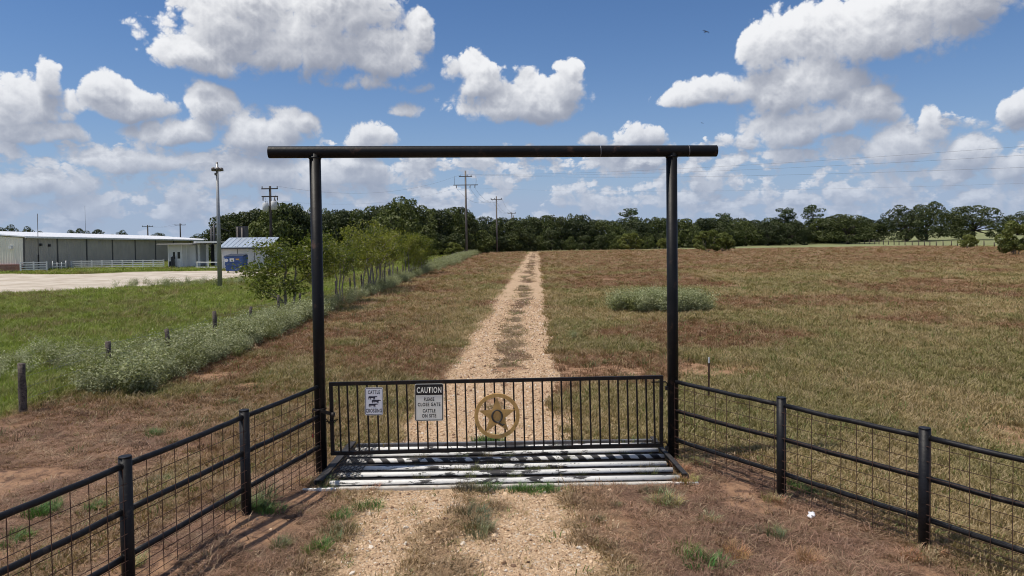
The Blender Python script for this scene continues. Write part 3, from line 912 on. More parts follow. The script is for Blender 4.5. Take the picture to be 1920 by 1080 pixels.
q.build('letter', M_LETTER, em)

# ------------------------------------------------------------------ cattle guard
cg = empty('cattle_guard', (GUARD_C.x, GUARD_C.y, 0), GUARD_A, 'cattle guard of flaking white pipes set in the track below the gate', 'cattle guard')
NP = 6
PR_R = 0.047
for k in range(NP):
    v_ = -0.83 + 0.322 * k
    x0, x1 = -2.60 + 0.03 * (k % 2), 2.53 - 0.02 * (k % 3)
    o = MB().tube([(x0, 0, 0), (x0 * 0.5, 0, -0.004 * (k % 3)), (0, 0, -0.008 * (k % 2)), (x1 * 0.5, 0, 0.003), (x1, 0, 0)], PR_R, 18).build('pipe', M_GSPIRAL if k == 3 else M_GPIPE, cg)
    o.location = (0, v_, 0.030 + 0.006 * math.sin(k * 2.3))
    if k < NP - 1:                      # unpainted pipe between, set a little lower
        o = MB().tube([(x0, 0, 0), (0, 0, -0.006), (x1, 0, 0)], 0.040, 14).build('lower_pipe', M_BARESTEEL, cg)
        o.location = (0, v_ + 0.165, 0.0)
for xx in (-2.2, -0.7, 0.7, 2.2):
    MB().box((xx - 0.05, -0.88, -0.24), (xx + 0.05, 0.95, -0.050)).build('joist', M_TRIMDARK, cg)
MB().box((-2.86, -0.98, -0.25), (2.72, -0.885, 0.012)).build('front_sill', M_CONC, cg, 0.008)
MB().box((-2.60, 0.985, -0.25), (2.62, 1.06, 0.06)).build('rear_beam', M_STEEL, cg, 0.006)
MB().bar((2.60, -0.90, 0.115), (2.52, 0.98, 0.115), 0.07, 0.016).build('side_angle', M_BARESTEEL, cg)
MB().bar((2.645, -0.90, 0.05), (2.565, 0.98, 0.05), 0.016, 0.11).build('side_plate', M_BARESTEEL, cg)
MB().bar((-2.74, -0.90, 0.11), (-2.66, 0.98, 0.11), 0.11, 0.018).build('side_angle', M_BARESTEEL, cg)
MB().bar((-2.81, -0.90, 0.05), (-2.73, 0.98, 0.05), 0.018, 0.10).build('side_plate', M_BARESTEEL, cg)
MB().box((-2.95, -1.03, -0.1), (-2.45, -0.985, 0.03)).build('end_plate', M_WHITEPAINT, cg)
MB().box((2.40, -1.03, -0.1), (2.76, -0.985, 0.03)).build('end_plate', M_WHITEPAINT, cg)
# expanded metal sheet laid over one end
ex = MB()
X0, X1, Y0, Y1 = -2.66, -2.20, -0.80, 0.92
step = 0.062
ZM = 0.094
for sgn in (1, -1):
    c = -4.0
    while c < 4.0:
        # line y = sgn*0.55*(x-X0) + c clipped to the sheet
        p = []
        for k in range(41):
            xx = X0 + (X1 - X0) * k / 40
            yy = sgn * 0.62 * (xx - X0) + c
            shear = X1 + 0.06 * (0.92 - yy)
            if Y0 <= yy <= Y1 and xx <= shear:
                p.append((xx, yy, ZM + 0.006 * sgn))
        if len(p) > 2:
            ex.bar(p[0], p[-1], 0.009, 0.004)
        c += step
tag(ex.build('expanded_mesh', M_BLACK2, cg), kind='stuff')

# ------------------------------------------------------------------ pipe fences on both sides of the gate
def pipe_fence(name, label, pts, rails, zpost, mesh_side):
    e = empty(name, (pts[0].x, pts[0].y, 0), 0, label, 'fence')
    o = Vector((pts[0].x, pts[0].y, 0))
    P_ = [Vector((p.x, p.y, 0)) - o for p in pts]
    for k in range(1, len(P_)):
        p = P_[k]
        zt = zpost + 0.01 * math.sin(k * 5)
        po = MB().tube([(0, 0, -0.4), (0, 0, zt)], 0.062, 22, caps=True).build('post', M_BLACK2, e)
        po.location = p
        MB().tube([(0, 0, zt), (0, 0, zt + 0.012)], [0.065, 0.058], 22).build('cap', M_BLACK2, po)
    for k in range(len(P_) - 1):
        a, b = P_[k], P_[k + 1]
        d = (b - a).normalized()
        a2 = a + d * (0.075 if k == 0 else 0.052); b2 = b - d * 0.052
        for z_ in rails:
            n = 8
            line = []
            for i in range(n + 1):
                q_ = a2.lerp(b2, i / n)
                line.append((q_.x, q_.y, z_ - 0.008 * math.sin(math.pi * i / n) + (rnd.uniform(-0.004, 0.004) if 0 < i < n else 0)))
            rl = MB().tube(line, 0.0315, 14).build('rail', M_BLACK2, e)
            MB().tube([line[0], Vector(line[0]) + d * 0.014], 0.037, 12).build('weld', M_BLACK2, rl)
            MB().tube([Vector(line[-1]) - d * 0.014, line[-1]], 0.037, 12).build('weld', M_BLACK2, rl)
        # welded wire panel tied to the far side of the rails
        nrm = Vector((-d.y, d.x, 0)) * mesh_side
        a3, b3 = a + nrm * 0.045, b + nrm * 0.045
        L = (b3 - a3).length
        s_ = 0.08
        while s_ < L - 0.03:
            q_ = a3 + d * s_
            MB().bar((q_.x, q_.y, 0.03), (q_.x, q_.y, rails[0] - 0.02), 0.0058, 0.0058, (d.x, d.y, 0)).build('upright_wire', M_RUSTWIRE, e)
            s_ += 0.2
        for z_ in (0.06, 0.14, 0.22, 0.31, 0.41, 0.53, 0.68, 0.84, 1.02, 1.19):
            if z_ < rails[0]:
                MB().bar((a3.x, a3.y, z_), (b3.x, b3.y, z_), 0.0058, 0.0058).build('level_wire', M_RUSTWIRE, e)
    return e
l1 = at_depth(458, 783, 8.67); l2 = at_depth(235, 876, 6.82)
l3 = l2 + (l2 - l1); l4 = l3 + (l3 - l2)
pipe_fence('pipe_fence', 'black three rail pipe fence with rusty wire mesh, running from the gate latch side', [PL, l1, l2, l3, l4], (1.36, 0.90, 0.435), 1.445, 1)
r1 = at_depth(1465, 761, 9.24); r2 = at_depth(1734, 822, 7.69)
r3 = r2 + (r2 - r1); r4 = r3 + (r3 - r2)
pipe_fence('pipe_fence', 'black three rail pipe fence with wire mesh, running from the gate hinge side', [PR, r1, r2, r3, r4], (1.28, 0.815, 0.345), 1.384, -1)

# ------------------------------------------------------------------ old cedar post fence with barbed wire
FX = -10.4
wf = empty('barbed_wire_fence', (FX, 14.4, 0), 0, 'old wire fence on grey cedar posts beside the green pasture', 'fence')
fposts = [(36, 775, 683)]
ypos = [14.5, 17.8, 20.3, 23.6, 27.0, 30.2, 33.4]
while ypos[-1] < 150: ypos.append(ypos[-1] + rnd.uniform(2.9, 3.7))
ppos = []
for k, yy in enumerate(ypos):
    xx = {0: -10.50, 1: -10.62, 2: -10.3}.get(k, FX + rnd.uniform(-0.10, 0.10) + 0.006 * max(0, yy - 50))
    zt = {0: 1.06, 1: 1.02, 2: 1.02}.get(k, rnd.uniform(0.98, 1.22))
    r0 = {0: 0.078, 1: 0.072}.get(k, rnd.uniform(0.05, 0.075))
    lean = rnd.uniform(-0.05, 0.05); lean2 = rnd.uniform(-0.05, 0.05)
    pts = []; rad = []
    for i in range(6):
        f = i / 5
        pts.append((lean * f + 0.012 * math.sin(3.1 * i + k), lean2 * f, -0.35 + (zt + 0.35) * f))
        rad.append(r0 * (1.12 - 0.22 * f) * (1 + 0.08 * math.sin(i * 2.7 + k)))
    m_ = M_WOODPALE if k in (33,) else M_WOODPOST
    o = MB().tube(pts, rad, 9).build('post', m_, wf)
    z0 = tz(xx, yy)
    o.location = (xx - FX, yy - 14.4, z0)
    ppos.append((xx - FX, yy - 14.4, z0, lean))
for zz in (0.30, 0.55, 0.78, 0.97):
    wr = MB()
    for a, b in zip(ppos[:-1], ppos[1:]):
        p = Vector((a[0] + a[3] * zz + 0.06, a[1], a[2] + zz)); q = Vector((b[0] + b[3] * zz + 0.06, b[1], b[2] + zz))
        mid = p.lerp(q, 0.5) - Vector((0, 0, 0.02))
        wr.bar(p, mid, 0.005, 0.005).bar(mid, q, 0.005, 0.005)
    wr.build('wire_strand', M_STEEL, wf)

# steel post, paper litter
tp = at_depth(1329, 750, 14.9); tp.z = tz(tp.x, tp.y)
e = empty('steel_post', tp, 0.4, 'thin rusty steel stake with a white tip in the dry field', 'stake')
MB().bar((0, 0, -0.2), (0.012, 0, 0.80), 0.035, 0.008, (0, 1, 0)).bar((0, 0.015, -0.2), (0.012, 0.015, 0.80), 0.008, 0.03, (0, 1, 0)).build('stake', M_RUSTWIRE, e)
MB().bar((0.012, 0, 0.803), (0.014, 0, 0.93), 0.036, 0.009, (0, 1, 0)).bar((0.012, 0.015, 0.803), (0.014, 0.015, 0.93), 0.009, 0.031, (0, 1, 0)).build('tip', M_WHITEPAINT, e)
lp = on_ground(1521, 971)
bm = bmesh.new(); bmesh.ops.create_icosphere(bm, subdivisions=3, radius=0.045)
for v in bm.verts:
    k = 0.6 + 0.8 * float(vnoise(np.array([v.co.x * 40 + v.co.z * 23]), np.array([v.co.y * 40 + v.co.z * 17]), 5)[0])
    v.co *= k; v.co.z *= 0.8
me = bpy.data.meshes.new('crumpled_paper'); bm.to_mesh(me); bm.free(); me.materials.append(M_LITTER)
o = link(bpy.data.objects.new('crumpled_paper', me)); o.location = (lp.x, lp.y, 0.035)
tag(o, 'crumpled white paper lying in the dead grass by the pipe fence', 'litter')
# ------------------------------------------------------------------ steel warehouse at the edge of the lot
wx = -63.0
wh = empty('warehouse', (wx, 88.0, 0), 0, 'long low steel warehouse with a white roof beyond the gravel lot', 'warehouse')
EAVE = 4.45
wh.rotation_euler.x = -0.012            # the yard falls away towards the back
for k in range(9):                                     # bays of the long wall, each a ribbed sheet
    y0 = 6.5 * k + 0.12; y1 = 6.5 * (k + 1) - 0.12
    p = MB(); n = 16
    ribs = []
    for i in range(n):
        ya = y0 + (y1 - y0) * i / n; yb = y0 + (y1 - y0) * (i + 1) / n; q = (yb - ya)
        ribs += [(0.0, ya), (0.0, ya + q * .70), (0.035, ya + q * .78), (0.035, ya + q * .92)]
    ribs.append((0.0, y1))
    vs = [(x_, y_, 0.0) for x_, y_ in ribs] + [(x_, y_, EAVE) for x_, y_ in ribs]
    m_ = len(ribs)
    p.add(vs, [(i, i + 1, m_ + i + 1, m_ + i) for i in range(m_ - 1)])
    p.box((-0.2, y0, 0), (-0.01, y1, EAVE))
    p.build('wall_panel', M_SIDINGG, wh)
for k in range(10):
    MB().box((-0.05, 6.5 * k - 0.10, 0), (0.10, 6.5 * k + 0.10, EAVE - 0.02)).build('downpipe', M_COLUMN, wh)
WW = 26.0
p = MB(); n = 78
prof = []
for i in range(n):
    xa = -WW * i / n; q = WW / n
    prof += [(xa, 0), (xa - q * .6, 0), (xa - q * .7, -0.05), (xa - q * .9, -0.05)]
prof.append((-WW, 0))
def ridge(x): return EAVE + (1.0 * (1 - abs(x + WW / 2) / (WW / 2)))
vs = [(x_, y_ - 0.12, 0.9) for x_, y_ in prof] + [(x_, y_ - 0.12, ridge(x_) - 0.05) for x_, y_ in prof]
m_ = len(prof)
p.add(vs, [(i + 1, i, m_ + i, m_ + i + 1) for i in range(m_ - 1)])
p.build('end_wall', M_SIDING, wh)
MB().box((-WW, -0.55, 0), (0.0, -0.14, 1.0)).build('brick_base', M_BRICK, wh)
for r_ in range(9):
    MB().box((-WW, -0.565, 0.105 * r_ + 0.09), (0.015, -0.545, 0.105 * r_ + 0.105)).build('mortar_course', M_CONC, wh)
L = 58.8; roof = None
for x0, x1, z0, z1 in ((0.45, -WW / 2, EAVE + 0.02, EAVE + 1.12), (-WW / 2, -WW - 0.45, EAVE + 1.12, EAVE + 0.02)):
    vs = [(x0, -0.4, z0), (x1, -0.4, z1), (x1, L, z1), (x0, L, z0), (x0, -0.4, z0 + 0.14), (x1, -0.4, z1 + 0.14), (x1, L, z1 + 0.14), (x0, L, z0 + 0.14)]
    rf = MB().add(vs, [(0, 1, 2, 3), (7, 6, 5, 4), (0, 4, 5, 1), (1, 5, 6, 2), (2, 6, 7, 3), (3, 7, 4, 0)]).build('roof', M_ROOFWHITE, wh)
    roof = roof or rf
MB().box((0.46, -0.4, EAVE - 0.10), (0.58, L, EAVE + 0.10)).build('gutter', M_WHITEPAINT, roof)
for y_, z_ in ((2.9, 3.5), (4.6, 3.4)):
    MB().box((0.04, y_, z_ - 0.15), (0.30, y_ + 0.22, z_ + 0.18)).build('wall_lamp', M_TRIMDARK, wh)
MB().box((-1.6, -0.5, 3.0), (-1.25, -0.12, 3.35)).build('wall_lamp', M_WHITEPAINT, wh)
MB().tube([(0.5, 2.0, 0.0), (0.5, 2.0, 2.2)], 0.09, 8).build('mast_base', M_POLEDARK, wh)
MB().tube([(0.5, 2.0, 2.2), (0.5, 2.0, 7.6)], 0.035, 8).build('antenna_mast', M_POLEDARK, wh)

# ------------------------------------------------------------------ white board fences in front of it
def board_fence(x0, x1, py, rails, hgt, label, nposts, lines_end=None):
    a = on_ground(x0, py[0]); b = on_ground(x1, py[1])
    e = empty('board_fence', a, 0, label, 'fence', 'white fences along the lot')
    d = b - a
    for k in range(nposts):
        q = d * (k / (nposts - 1))
        MB().box((-0.07, -0.07, -0.2), (0.07, 0.07, hgt)).build('post', M_WHITEPAINT, e).location = q
    for r_ in range(rails):
        z_ = hgt * (0.26 + 0.66 * r_ / max(1, rails - 1))
        u = d.normalized(); nn = Vector((u.y, -u.x, 0)) * 0.09
        MB().bar(nn + Vector((0, 0, z_)), d + nn + Vector((0, 0, z_)), 0.035, 0.12).build('rail', M_WHITEPAINT, e)
    return e
board_fence(39, 88, (510.5, 509.5), 4, 1.32, 'short white four rail fence beside the brick base of the warehouse', 3)
board_fence(134, 307, (505, 503), 4, 1.2, 'long white board fence in front of the grey warehouse wall', 10)
board_fence(370, 412, (504.5, 505), 2, 1.0, 'short white two rail fence in front of the open shelter', 3)
e1 = on_ground(99, 508); e2 = on_ground(124, 507)
e = empty('pipe_rack', e1, 0, 'small white pipe gateway standing between the two board fences', 'rack')
dd = e2 - e1
for k in range(4):
    MB().tube([dd * (k / 3), dd * (k / 3) + Vector((0, 0, 1.3 if k in (0, 3) else 1.1))], 0.05, 8).build('post', M_WHITEPAINT, e)
MB().bar(Vector((0, 0, 0.95)), dd + Vector((0, 0, 0.95)), 0.05, 0.07).build('rail', M_WHITEPAINT, e)
MB().bar(Vector((0, 0, 0.55)), dd + Vector((0, 0, 0.55)), 0.05, 0.07).build('rail', M_WHITEPAINT, e)

# ------------------------------------------------------------------ open white kiosk with flat canopy
kc = on_ground(317, 503.5)
kx = 72.0 / 1000                                     # metres per pixel at that distance
kk = empty('kiosk', kc, 0, 'small white kiosk with doors and a flat open canopy', 'kiosk')
def kpx(px): return (px - 317) * kx
HK = 3.25
# angled front of three white faces
fc = [(kpx(317), 0.0), (kpx(345), -0.35), (kpx(351), 0.1), (kpx(367), 1.3)]
for i, (a, b) in enumerate(zip(fc[:-1], fc[1:])):
    MB().bar((a[0], a[1], HK / 2), (b[0], b[1], HK / 2), 0.12, HK).build('wall', M_SHEDWALL, kk)
MB().box((kpx(317), 0.3, 0), (kpx(366), 4.0, HK - 0.1)).build('core_wall', M_SHEDWALL, kk)
for a, b, t0, t1, z0, z1, nm, mt in ((fc[0], fc[1], 0.33, 0.50, 1.35, 2.25, 'window', M_GLASS), (fc[0], fc[1], 0.68, 0.87, 1.35, 2.25, 'window', M_GLASS), (fc[2], fc[3], 0.25, 0.55, 1.4, 2.3, 'window', M_GLASS)):
    A = Vector((a[0], a[1], 0)); B = Vector((b[0], b[1], 0)); d = (B - A)
    n_ = Vector((d.y, -d.x, 0)).normalized() * 0.075
    p0 = A + d * t0 + n_; p1 = A + d * t1 + n_
    zc = (z0 + z1) / 2
    o = MB().bar(p0 + Vector((0, 0, zc)), p1 + Vector((0, 0, zc)), 0.03, z1 - z0).build(nm, mt, kk)
for t0, t1 in ((0.28, 0.56), (0.62, 0.92)):
    A = Vector((fc[0][0], fc[0][1], 0)); B = Vector((fc[1][0], fc[1][1], 0)); d = (B - A)
    n_ = Vector((d.y, -d.x, 0)).normalized() * 0.062
    MB().bar(A + d * t0 + n_ + Vector((0, 0, 1.15)), A + d * t1 + n_ + Vector((0, 0, 1.15)), 0.012, 2.2).build('door', M_WHITEPAINT, kk)
for a, t_ in ((fc[0], 0), (fc[1], 0), (fc[2], 0)):
    MB().box((a[0] - 0.07, a[1] - 0.10, 0), (a[0] + 0.07, a[1] + 0.04, HK)).build('corner_board', M_WHITEPAINT, kk)
for px in (370.5, 381, 392):
    MB().box((kpx(px) - 0.13, 0.5 + (px - 370) * 0.08, 0), (kpx(px) + 0.13, 0.75 + (px - 370) * 0.08, HK)).build('canopy_post', M_WHITEPAINT, kk)
MB().box((kpx(372), 4.2, 0), (kpx(412), 4.4, HK - 0.1)).build('back_wall', M_TRIMDARK, kk)
MB().box((kpx(306), -1.6, HK + 0.0), (kpx(372), 4.6, HK + 0.16)).build('canopy', M_SIDINGG, kk)
MB().box((kpx(368), -0.4, HK + 0.17), (kpx(412), 4.6, HK + 0.42)).build('canopy', M_SIDINGG, kk)
MB().box((kpx(368) - 0.01, -0.46, HK + 0.165), (kpx(412), -0.41, HK + 0.43)).build('fascia', M_WHITEPAINT, kk)
for px, h_ in ((366, 5.6), (371.5, 6.2)):
    MB().tube([(kpx(px), 5.4, 0), (kpx(px), 5.4, h_)], 0.16, 10).build('flue', M_TRIMDARK, kk)
MB().tube([(kpx(371.5), 5.4, 5.9), (kpx(384), 5.4, 5.55), (kpx(401), 5.4, 5.1)], 0.05, 6).build('brace', M_TRIMDARK, kk)
MB().tube([(kpx(362), 5.4, 5.0), (kpx(368), 5.4, 5.45)], 0.14, 8).build('vent_hood', M_TRIMDARK, kk)
for k, (px, h_) in enumerate(((323, 1.0), (327, 1.6), (330, 1.7))):
    MB().box((kpx(px) - 0.1, -0.7, 0), (kpx(px) + 0.1, -0.5, h_)).build('equipment_post', M_TRIMDARK, kk)

# ------------------------------------------------------------------ shed with ribbed metal roof
sc0 = on_ground(417, 506); SY = 86.0
def spx(px, Y=SY): return at_depth(px, 500, Y).x
sx0 = spx(415.5); sx1 = spx(507)
sh = empty('metal_roof_shed', (sx0, SY, 0), 0, 'white shed with a pale ribbed metal roof behind the dumpster', 'shed')
WD = sx1 - sx0
MB().box((0.1, 0, 0), (WD - 0.1, 5.0, 2.75)).build('wall', M_SHEDWALL, sh)
for px in (446, 478, 500):
    xx = spx(px) - sx0
    MB().box((xx - 0.03, -0.03, 0.05), (xx + 0.03, -0.004, 2.7)).build('wall_seam', M_TRIMDARK, sh)
MB().box((0.06, -0.04, 0), (0.16, 0.0, 2.74)).build('corner_board', M_WHITEPAINT, sh)
vs = [(-0.15, -0.45, 2.78), (WD + 0.15, -0.45, 2.78), (WD + 0.15, 3.0, 3.98), (-0.15, 3.0, 3.98), (-0.15, -0.45, 2.88), (WD + 0.15, -0.45, 2.88), (WD + 0.15, 3.0, 4.08), (-0.15, 3.0, 4.08)]
rb = MB().add(vs, [(3, 2, 1, 0), (4, 5, 6, 7), (0, 1, 5, 4), (1, 2, 6, 5), (2, 3, 7, 6), (3, 0, 4, 7)])
rfo = rb.build('roof', M_ROOFBLUE, sh)
x_ = 0.3
while x_ < WD:
    MB().bar((x_, -0.45, 2.90), (x_, 3.0, 4.10), 0.05, 0.07).build('roof_rib', M_ROOFBLUE, rfo); x_ += 0.62
MB().box((-0.15, -0.50, 2.62), (WD + 0.15, -0.455, 2.80)).build('fascia', M_TRIMDARK, sh)
MB().box((0.2, 4.2, 0), (1.4, 5.4, 5.6)).build('tank_stack', M_TRIMDARK, sh)
for xx, zz in ((0.45, 5.5), (1.05, 5.4)):
    MB().tube([(xx, 4.1, 0), (xx, 4.1, zz)], 0.11, 8).build('flue', M_POLEWOOD, sh)

# ------------------------------------------------------------------ blue dumpster
dc = on_ground(421.5, 510)
dm = empty('dumpster', (dc.x, dc.y, 0), 0, 'blue steel dumpster with white stickers standing before the white shed', 'dumpster')
DW = 2.15
prof = [(0.0, 0.12), (DW, 0.12), (DW, 1.55), (DW, 1.75), (0, 1.75), (-0.02, 1.55)]
MB().add([(0.08, 0.15, 0.1), (DW - 0.08, 0.15, 0.1), (DW, 0, 1.75), (0, 0, 1.75), (0.08, 1.5, 0.1), (DW - 0.08, 1.5, 0.1), (DW, 1.65, 1.95), (0, 1.65, 1.95)],
         [(0, 1, 2, 3), (5, 4, 7, 6), (1, 5, 6, 2), (4, 0, 3, 7), (3, 2, 6, 7), (4, 5, 1, 0)]).build('body', M_DUMP, dm, 0.02)
for z_ in (0.5, 1.0):
    MB().box((0.0, -0.01 + 0.09 * (1 - z_ / 1.75), z_), (DW, 0.16, z_ + 0.10)).build('rib', M_DUMP, dm)
MB().box((-0.08, -0.06, 1.68), (DW + 0.08, 0.02, 1.82)).build('rim', M_DUMP, dm)
for xx in (-0.10, DW - 0.02):
    MB().box((xx, 0.3, 0.75), (xx + 0.12, 1.3, 0.98)).build('fork_sleeve', M_DUMP, dm)
MB().add([(-0.03, -0.05, 1.83), (DW + 0.03, -0.05, 1.83), (DW + 0.03, 1.7, 2.05), (-0.03, 1.7, 2.05), (-0.03, -0.05, 1.88), (DW + 0.03, -0.05, 1.88), (DW + 0.03, 1.7, 2.10), (-0.03, 1.7, 2.10)],
         [(3, 2, 1, 0), (4, 5, 6, 7), (0, 1, 5, 4), (1, 2, 6, 5), (2, 3, 7, 6), (3, 0, 4, 7)]).build('lid', M_LIDBLACK, dm)
MB().tube([(0.22, -0.005, 1.38), (0.22, 0.05, 1.38)], 0.20, 20).build('round_sticker', M_WHITEPAINT, dm)
MB().box((0.60, -0.004, 1.22), (1.12, 0.05, 1.60)).build('square_sticker', M_WHITEPAINT, dm)
MB().box((1.32, -0.004, 1.40), (1.72, 0.05, 1.56)).build('yellow_sticker', M_GOLD, dm)
for xx in (0.25, DW - 0.25):
    MB().tube([(xx - 0.05, 0.35, 0.09), (xx + 0.05, 0.35, 0.09)], 0.09, 12).build('caster', M_TRIMDARK, dm)

# ------------------------------------------------------------------ yard light pole
lp0 = on_ground(412.5, 535)
zt = at_depth(408, 307, lp0.y).z
yl = empty('yard_light', (lp0.x, lp0.y, 0), 0, 'tall grey yard light pole with a round lamp cluster by the lot', 'light pole')
MB().tube([(0, 0, -0.3), (0, 0, zt)], [0.19, 0.10], 12).build('pole', M_GALV, yl)
MB().tube([(0, 0, zt - 0.50), (0, 0, zt - 0.42)], 0.36, 16).build('ring', M_LAMP, yl)
for k in range(5):
    a = 2 * math.pi * k / 5 + 0.3
    c_ = Vector((0.32 * math.cos(a), 0.32 * math.sin(a), zt - 0.45))
    MB().tube([c_ + Vector((0, 0, -0.14)), c_ + Vector((0, 0, 0.06)), c_ + Vector((0, 0, 0.14))], [0.17, 0.16, 0.07], 12).build('lamp', M_LAMP, yl)
MB().tube([(0, 0, zt - 0.2), (0, 0, zt + 0.12)], 0.085, 10).build('cap', M_LAMP, yl)
MB().box((-0.16, -0.16, zt - 0.95), (0.0, 0.02, zt - 0.75)).build('photocell', M_LAMP, yl)

# ------------------------------------------------------------------ power poles and lines
def pole(name, base, hgt, r0, r1, mat, arms, label, group=None, rz=0.0):
    e = empty(name, base, rz, label, 'utility pole', group)
    MB().tube([(0, 0, -0.5), (0, 0, hgt)], [r0, r1], 12).build('pole', mat, e)
    tips = []
    for z_, half, ins, down in arms:
        a = MB().box((-half, -0.22, z_ - 0.08), (half, -0.10, z_ + 0.08)).build('crossarm', mat, e)
        for xx in ins:
            if down:
                MB().tube([(xx, -0.16, z_ - 0.08), (xx, -0.16, z_ - 0.62)], [0.10, 0.07], 8).build('insulator', M_INSUL, a)
                tips.append(Vector((xx, -0.16, z_ - 0.62)))
            else:
                MB().tube([(xx, -0.16, z_ + 0.06), (xx, -0.16, z_ + 0.36)], [0.06, 0.08], 8).build('insulator', M_INSUL, a)
                tips.append(Vector((xx, -0.16, z_ + 0.36)))
    rot = Matrix.Rotation(rz, 3, 'Z')
    return e, [rot @ t_ + Vector(base) for t_ in tips]
pb = at_depth(875, 480, 140); pb.z = 0
zt = at_depth(872, 320, 140).z
p1, tp1 = pole('utility_pole', pb, zt, 0.26, 0.17, M_POLEWOOD, [(at_depth(872, 331, 140).z, 1.35, (-1.1, 0.35, 1.15), False), (at_depth(872, 347, 140).z, 2.5, (-1.9, 0.9, 1.9), True)],
               'tallest grey utility pole with two crossarms behind the young trees')
for t_ in ((-2.3, 1.9), (2.1, 1.9)):
    za = at_depth(872, 347, 140).z
    MB().tube([(t_[0], -0.16, za), (t_[0] + 0.08, -0.16, za + 0.9), (t_[0], -0.16, za + t_[1])], 0.03, 5).build('jumper', M_CABLE, p1)
pb2 = at_depth(932, 472, 170); pb2.z = 0
zt2 = at_depth(930, 368, 170).z
p2, tp2 = pole('utility_pole', pb2, zt2, 0.24, 0.15, M_POLEWOOD, [(at_depth(930, 374, 170).z, 1.4, (-1.3, -0.4, 1.3), False)], 'grey utility pole with one crossarm, middle of the receding line')
pb3 = at_depth(960.5, 470, 214); pb3.z = 0
zt3 = at_depth(960, 398, 214).z
p3, tp3 = pole('utility_pole', pb3, zt3, 0.24, 0.15, M_POLEWOOD, [(at_depth(960, 400, 214).z, 1.3, (-1.2, -0.4, 1.2), False)], 'farthest thin utility pole at the start of the dark tree line')
pb3b = at_depth(963.5, 470, 205); pb3b.z = 0
p3b, _ = pole('utility_pole', pb3b, at_depth(962, 404, 205).z, 0.20, 0.14, M_POLEWOOD, [], 'bare grey pole close beside the farthest utility pole')
pb4 = at_depth(509, 470, 100); pb4.z = 0
zt4 = at_depth(504, 349, 100).z
p4, tp4 = pole('utility_pole', pb4, zt4, 0.23, 0.16, M_POLEDARK, [(at_depth(504, 354, 100).z, 1.2, (-1.1, 1.1), False), (at_depth(504, 368.5, 100).z, 1.2, (-1.0, 0.7, 1.1), True)], 'dark utility pole carrying transformers behind the metal roofed shed')
for xx, zpx in ((-0.58, 389), (0.66, 386)):
    zz = at_depth(504, zpx, 100).z
    t_ = MB().tube([(xx, -0.4, zz - 0.60), (xx, -0.4, zz + 0.60), (xx, -0.4, zz + 0.68)], [0.42, 0.42, 0.30], 16).build('transformer', M_TANK, p4)
    MB().tube([(xx - 0.1, -0.1, zz + 0.56), (xx - 0.1, -0.1, zz + 0.9)], 0.05, 6).build('bushing', M_INSUL, t_)
    MB().tube([(xx + 0.14, -0.1, zz + 0.56), (xx + 0.14, -0.1, zz + 0.9)], 0.05, 6).build('bushing', M_INSUL, t_)
    MB().tube([(xx, -0.1, zz + 0.9), (xx * 1.3, -0.14, zz + 1.6)], 0.02, 5).build('lead_wire', M_CABLE, p4)
far = []
for px, pyt, lab in ((277, 422, 'small distant utility pole above the warehouse roof'), (338, 419, 'distant utility pole with a level crossarm above the warehouse roof end')):
    bb = at_depth(px + 0.5, 450, 220); bb.z = 0
    zz = at_depth(px, pyt, 220).z
    e_, t_ = pole('utility_pole', bb, zz, 0.24, 0.18, M_POLEDARK, [(zz - 0.5, 1.6, (-1.5, 0.5, 1.5), False)], lab, rz=0.3)
    far.append(t_)
def cable(a, b, sag, label, r=0.016, n=24, group='power lines across the sky'):
    a = Vector(a); b = Vector(b)
    pts = []
    for i in range(n + 1):
        f = i / n
        p = a.lerp(b, f); p.z -= sag * 4 * f * (1 - f)
        pts.append(p)
    o = MB().tube(pts, r, 5).build('power_line', M_CABLE)
    tag(o, label, 'cable', group)
# towards a pole out of the picture on the right
for t_, py, nm in ((tp1[0], 266, 'topmost'), (tp1[1], 283, 'second'), (tp1[2], 306, 'third'), (tp1[5], 336, 'lowest')):
    q = at_depth(1935, py, 62)
    end = t_ + (q - t_) * 1.12
    cable(t_, end, 0.9, nm + ' of the thin cables crossing the sky on the right', 0.009 if nm != 'lowest' else 0.005)
for i, nm in enumerate(('left', 'middle', 'right')):
    cable(tp1[3 + i], tp2[i], 2.0, nm + ' thin cable sagging from the tallest pole to the middle pole', 0.016)
    cable(tp2[i], tp3[i], 1.6, nm + ' thin cable between the middle and the farthest pole', 0.016)
cable(tp1[0], tp4[1], 2.2, 'thin upper cable from the tallest pole to the transformer pole', 0.010)
cable(tp1[3], tp4[3], 1.6, 'thin lower cable from the tallest pole to the transformer pole', 0.008)
for i in range(2):
    cable(far[0][i], far[1][i], 0.8, ('outer', 'inner')[i] + ' faint cable between the two small poles above the warehouse', 0.012)
# radio mast far behind the warehouse
mb_ = at_depth(161, 450, 420)
e = empty('radio_mast', (mb_.x, mb_.y, 0), 0, 'hair thin radio mast rising far behind the warehouse', 'mast')
MB().tube([(0, 0, 0), (0, 0, at_depth(160, 386, 420).z)], [0.11, 0.07], 5).build('mast', M_CABLE, e)
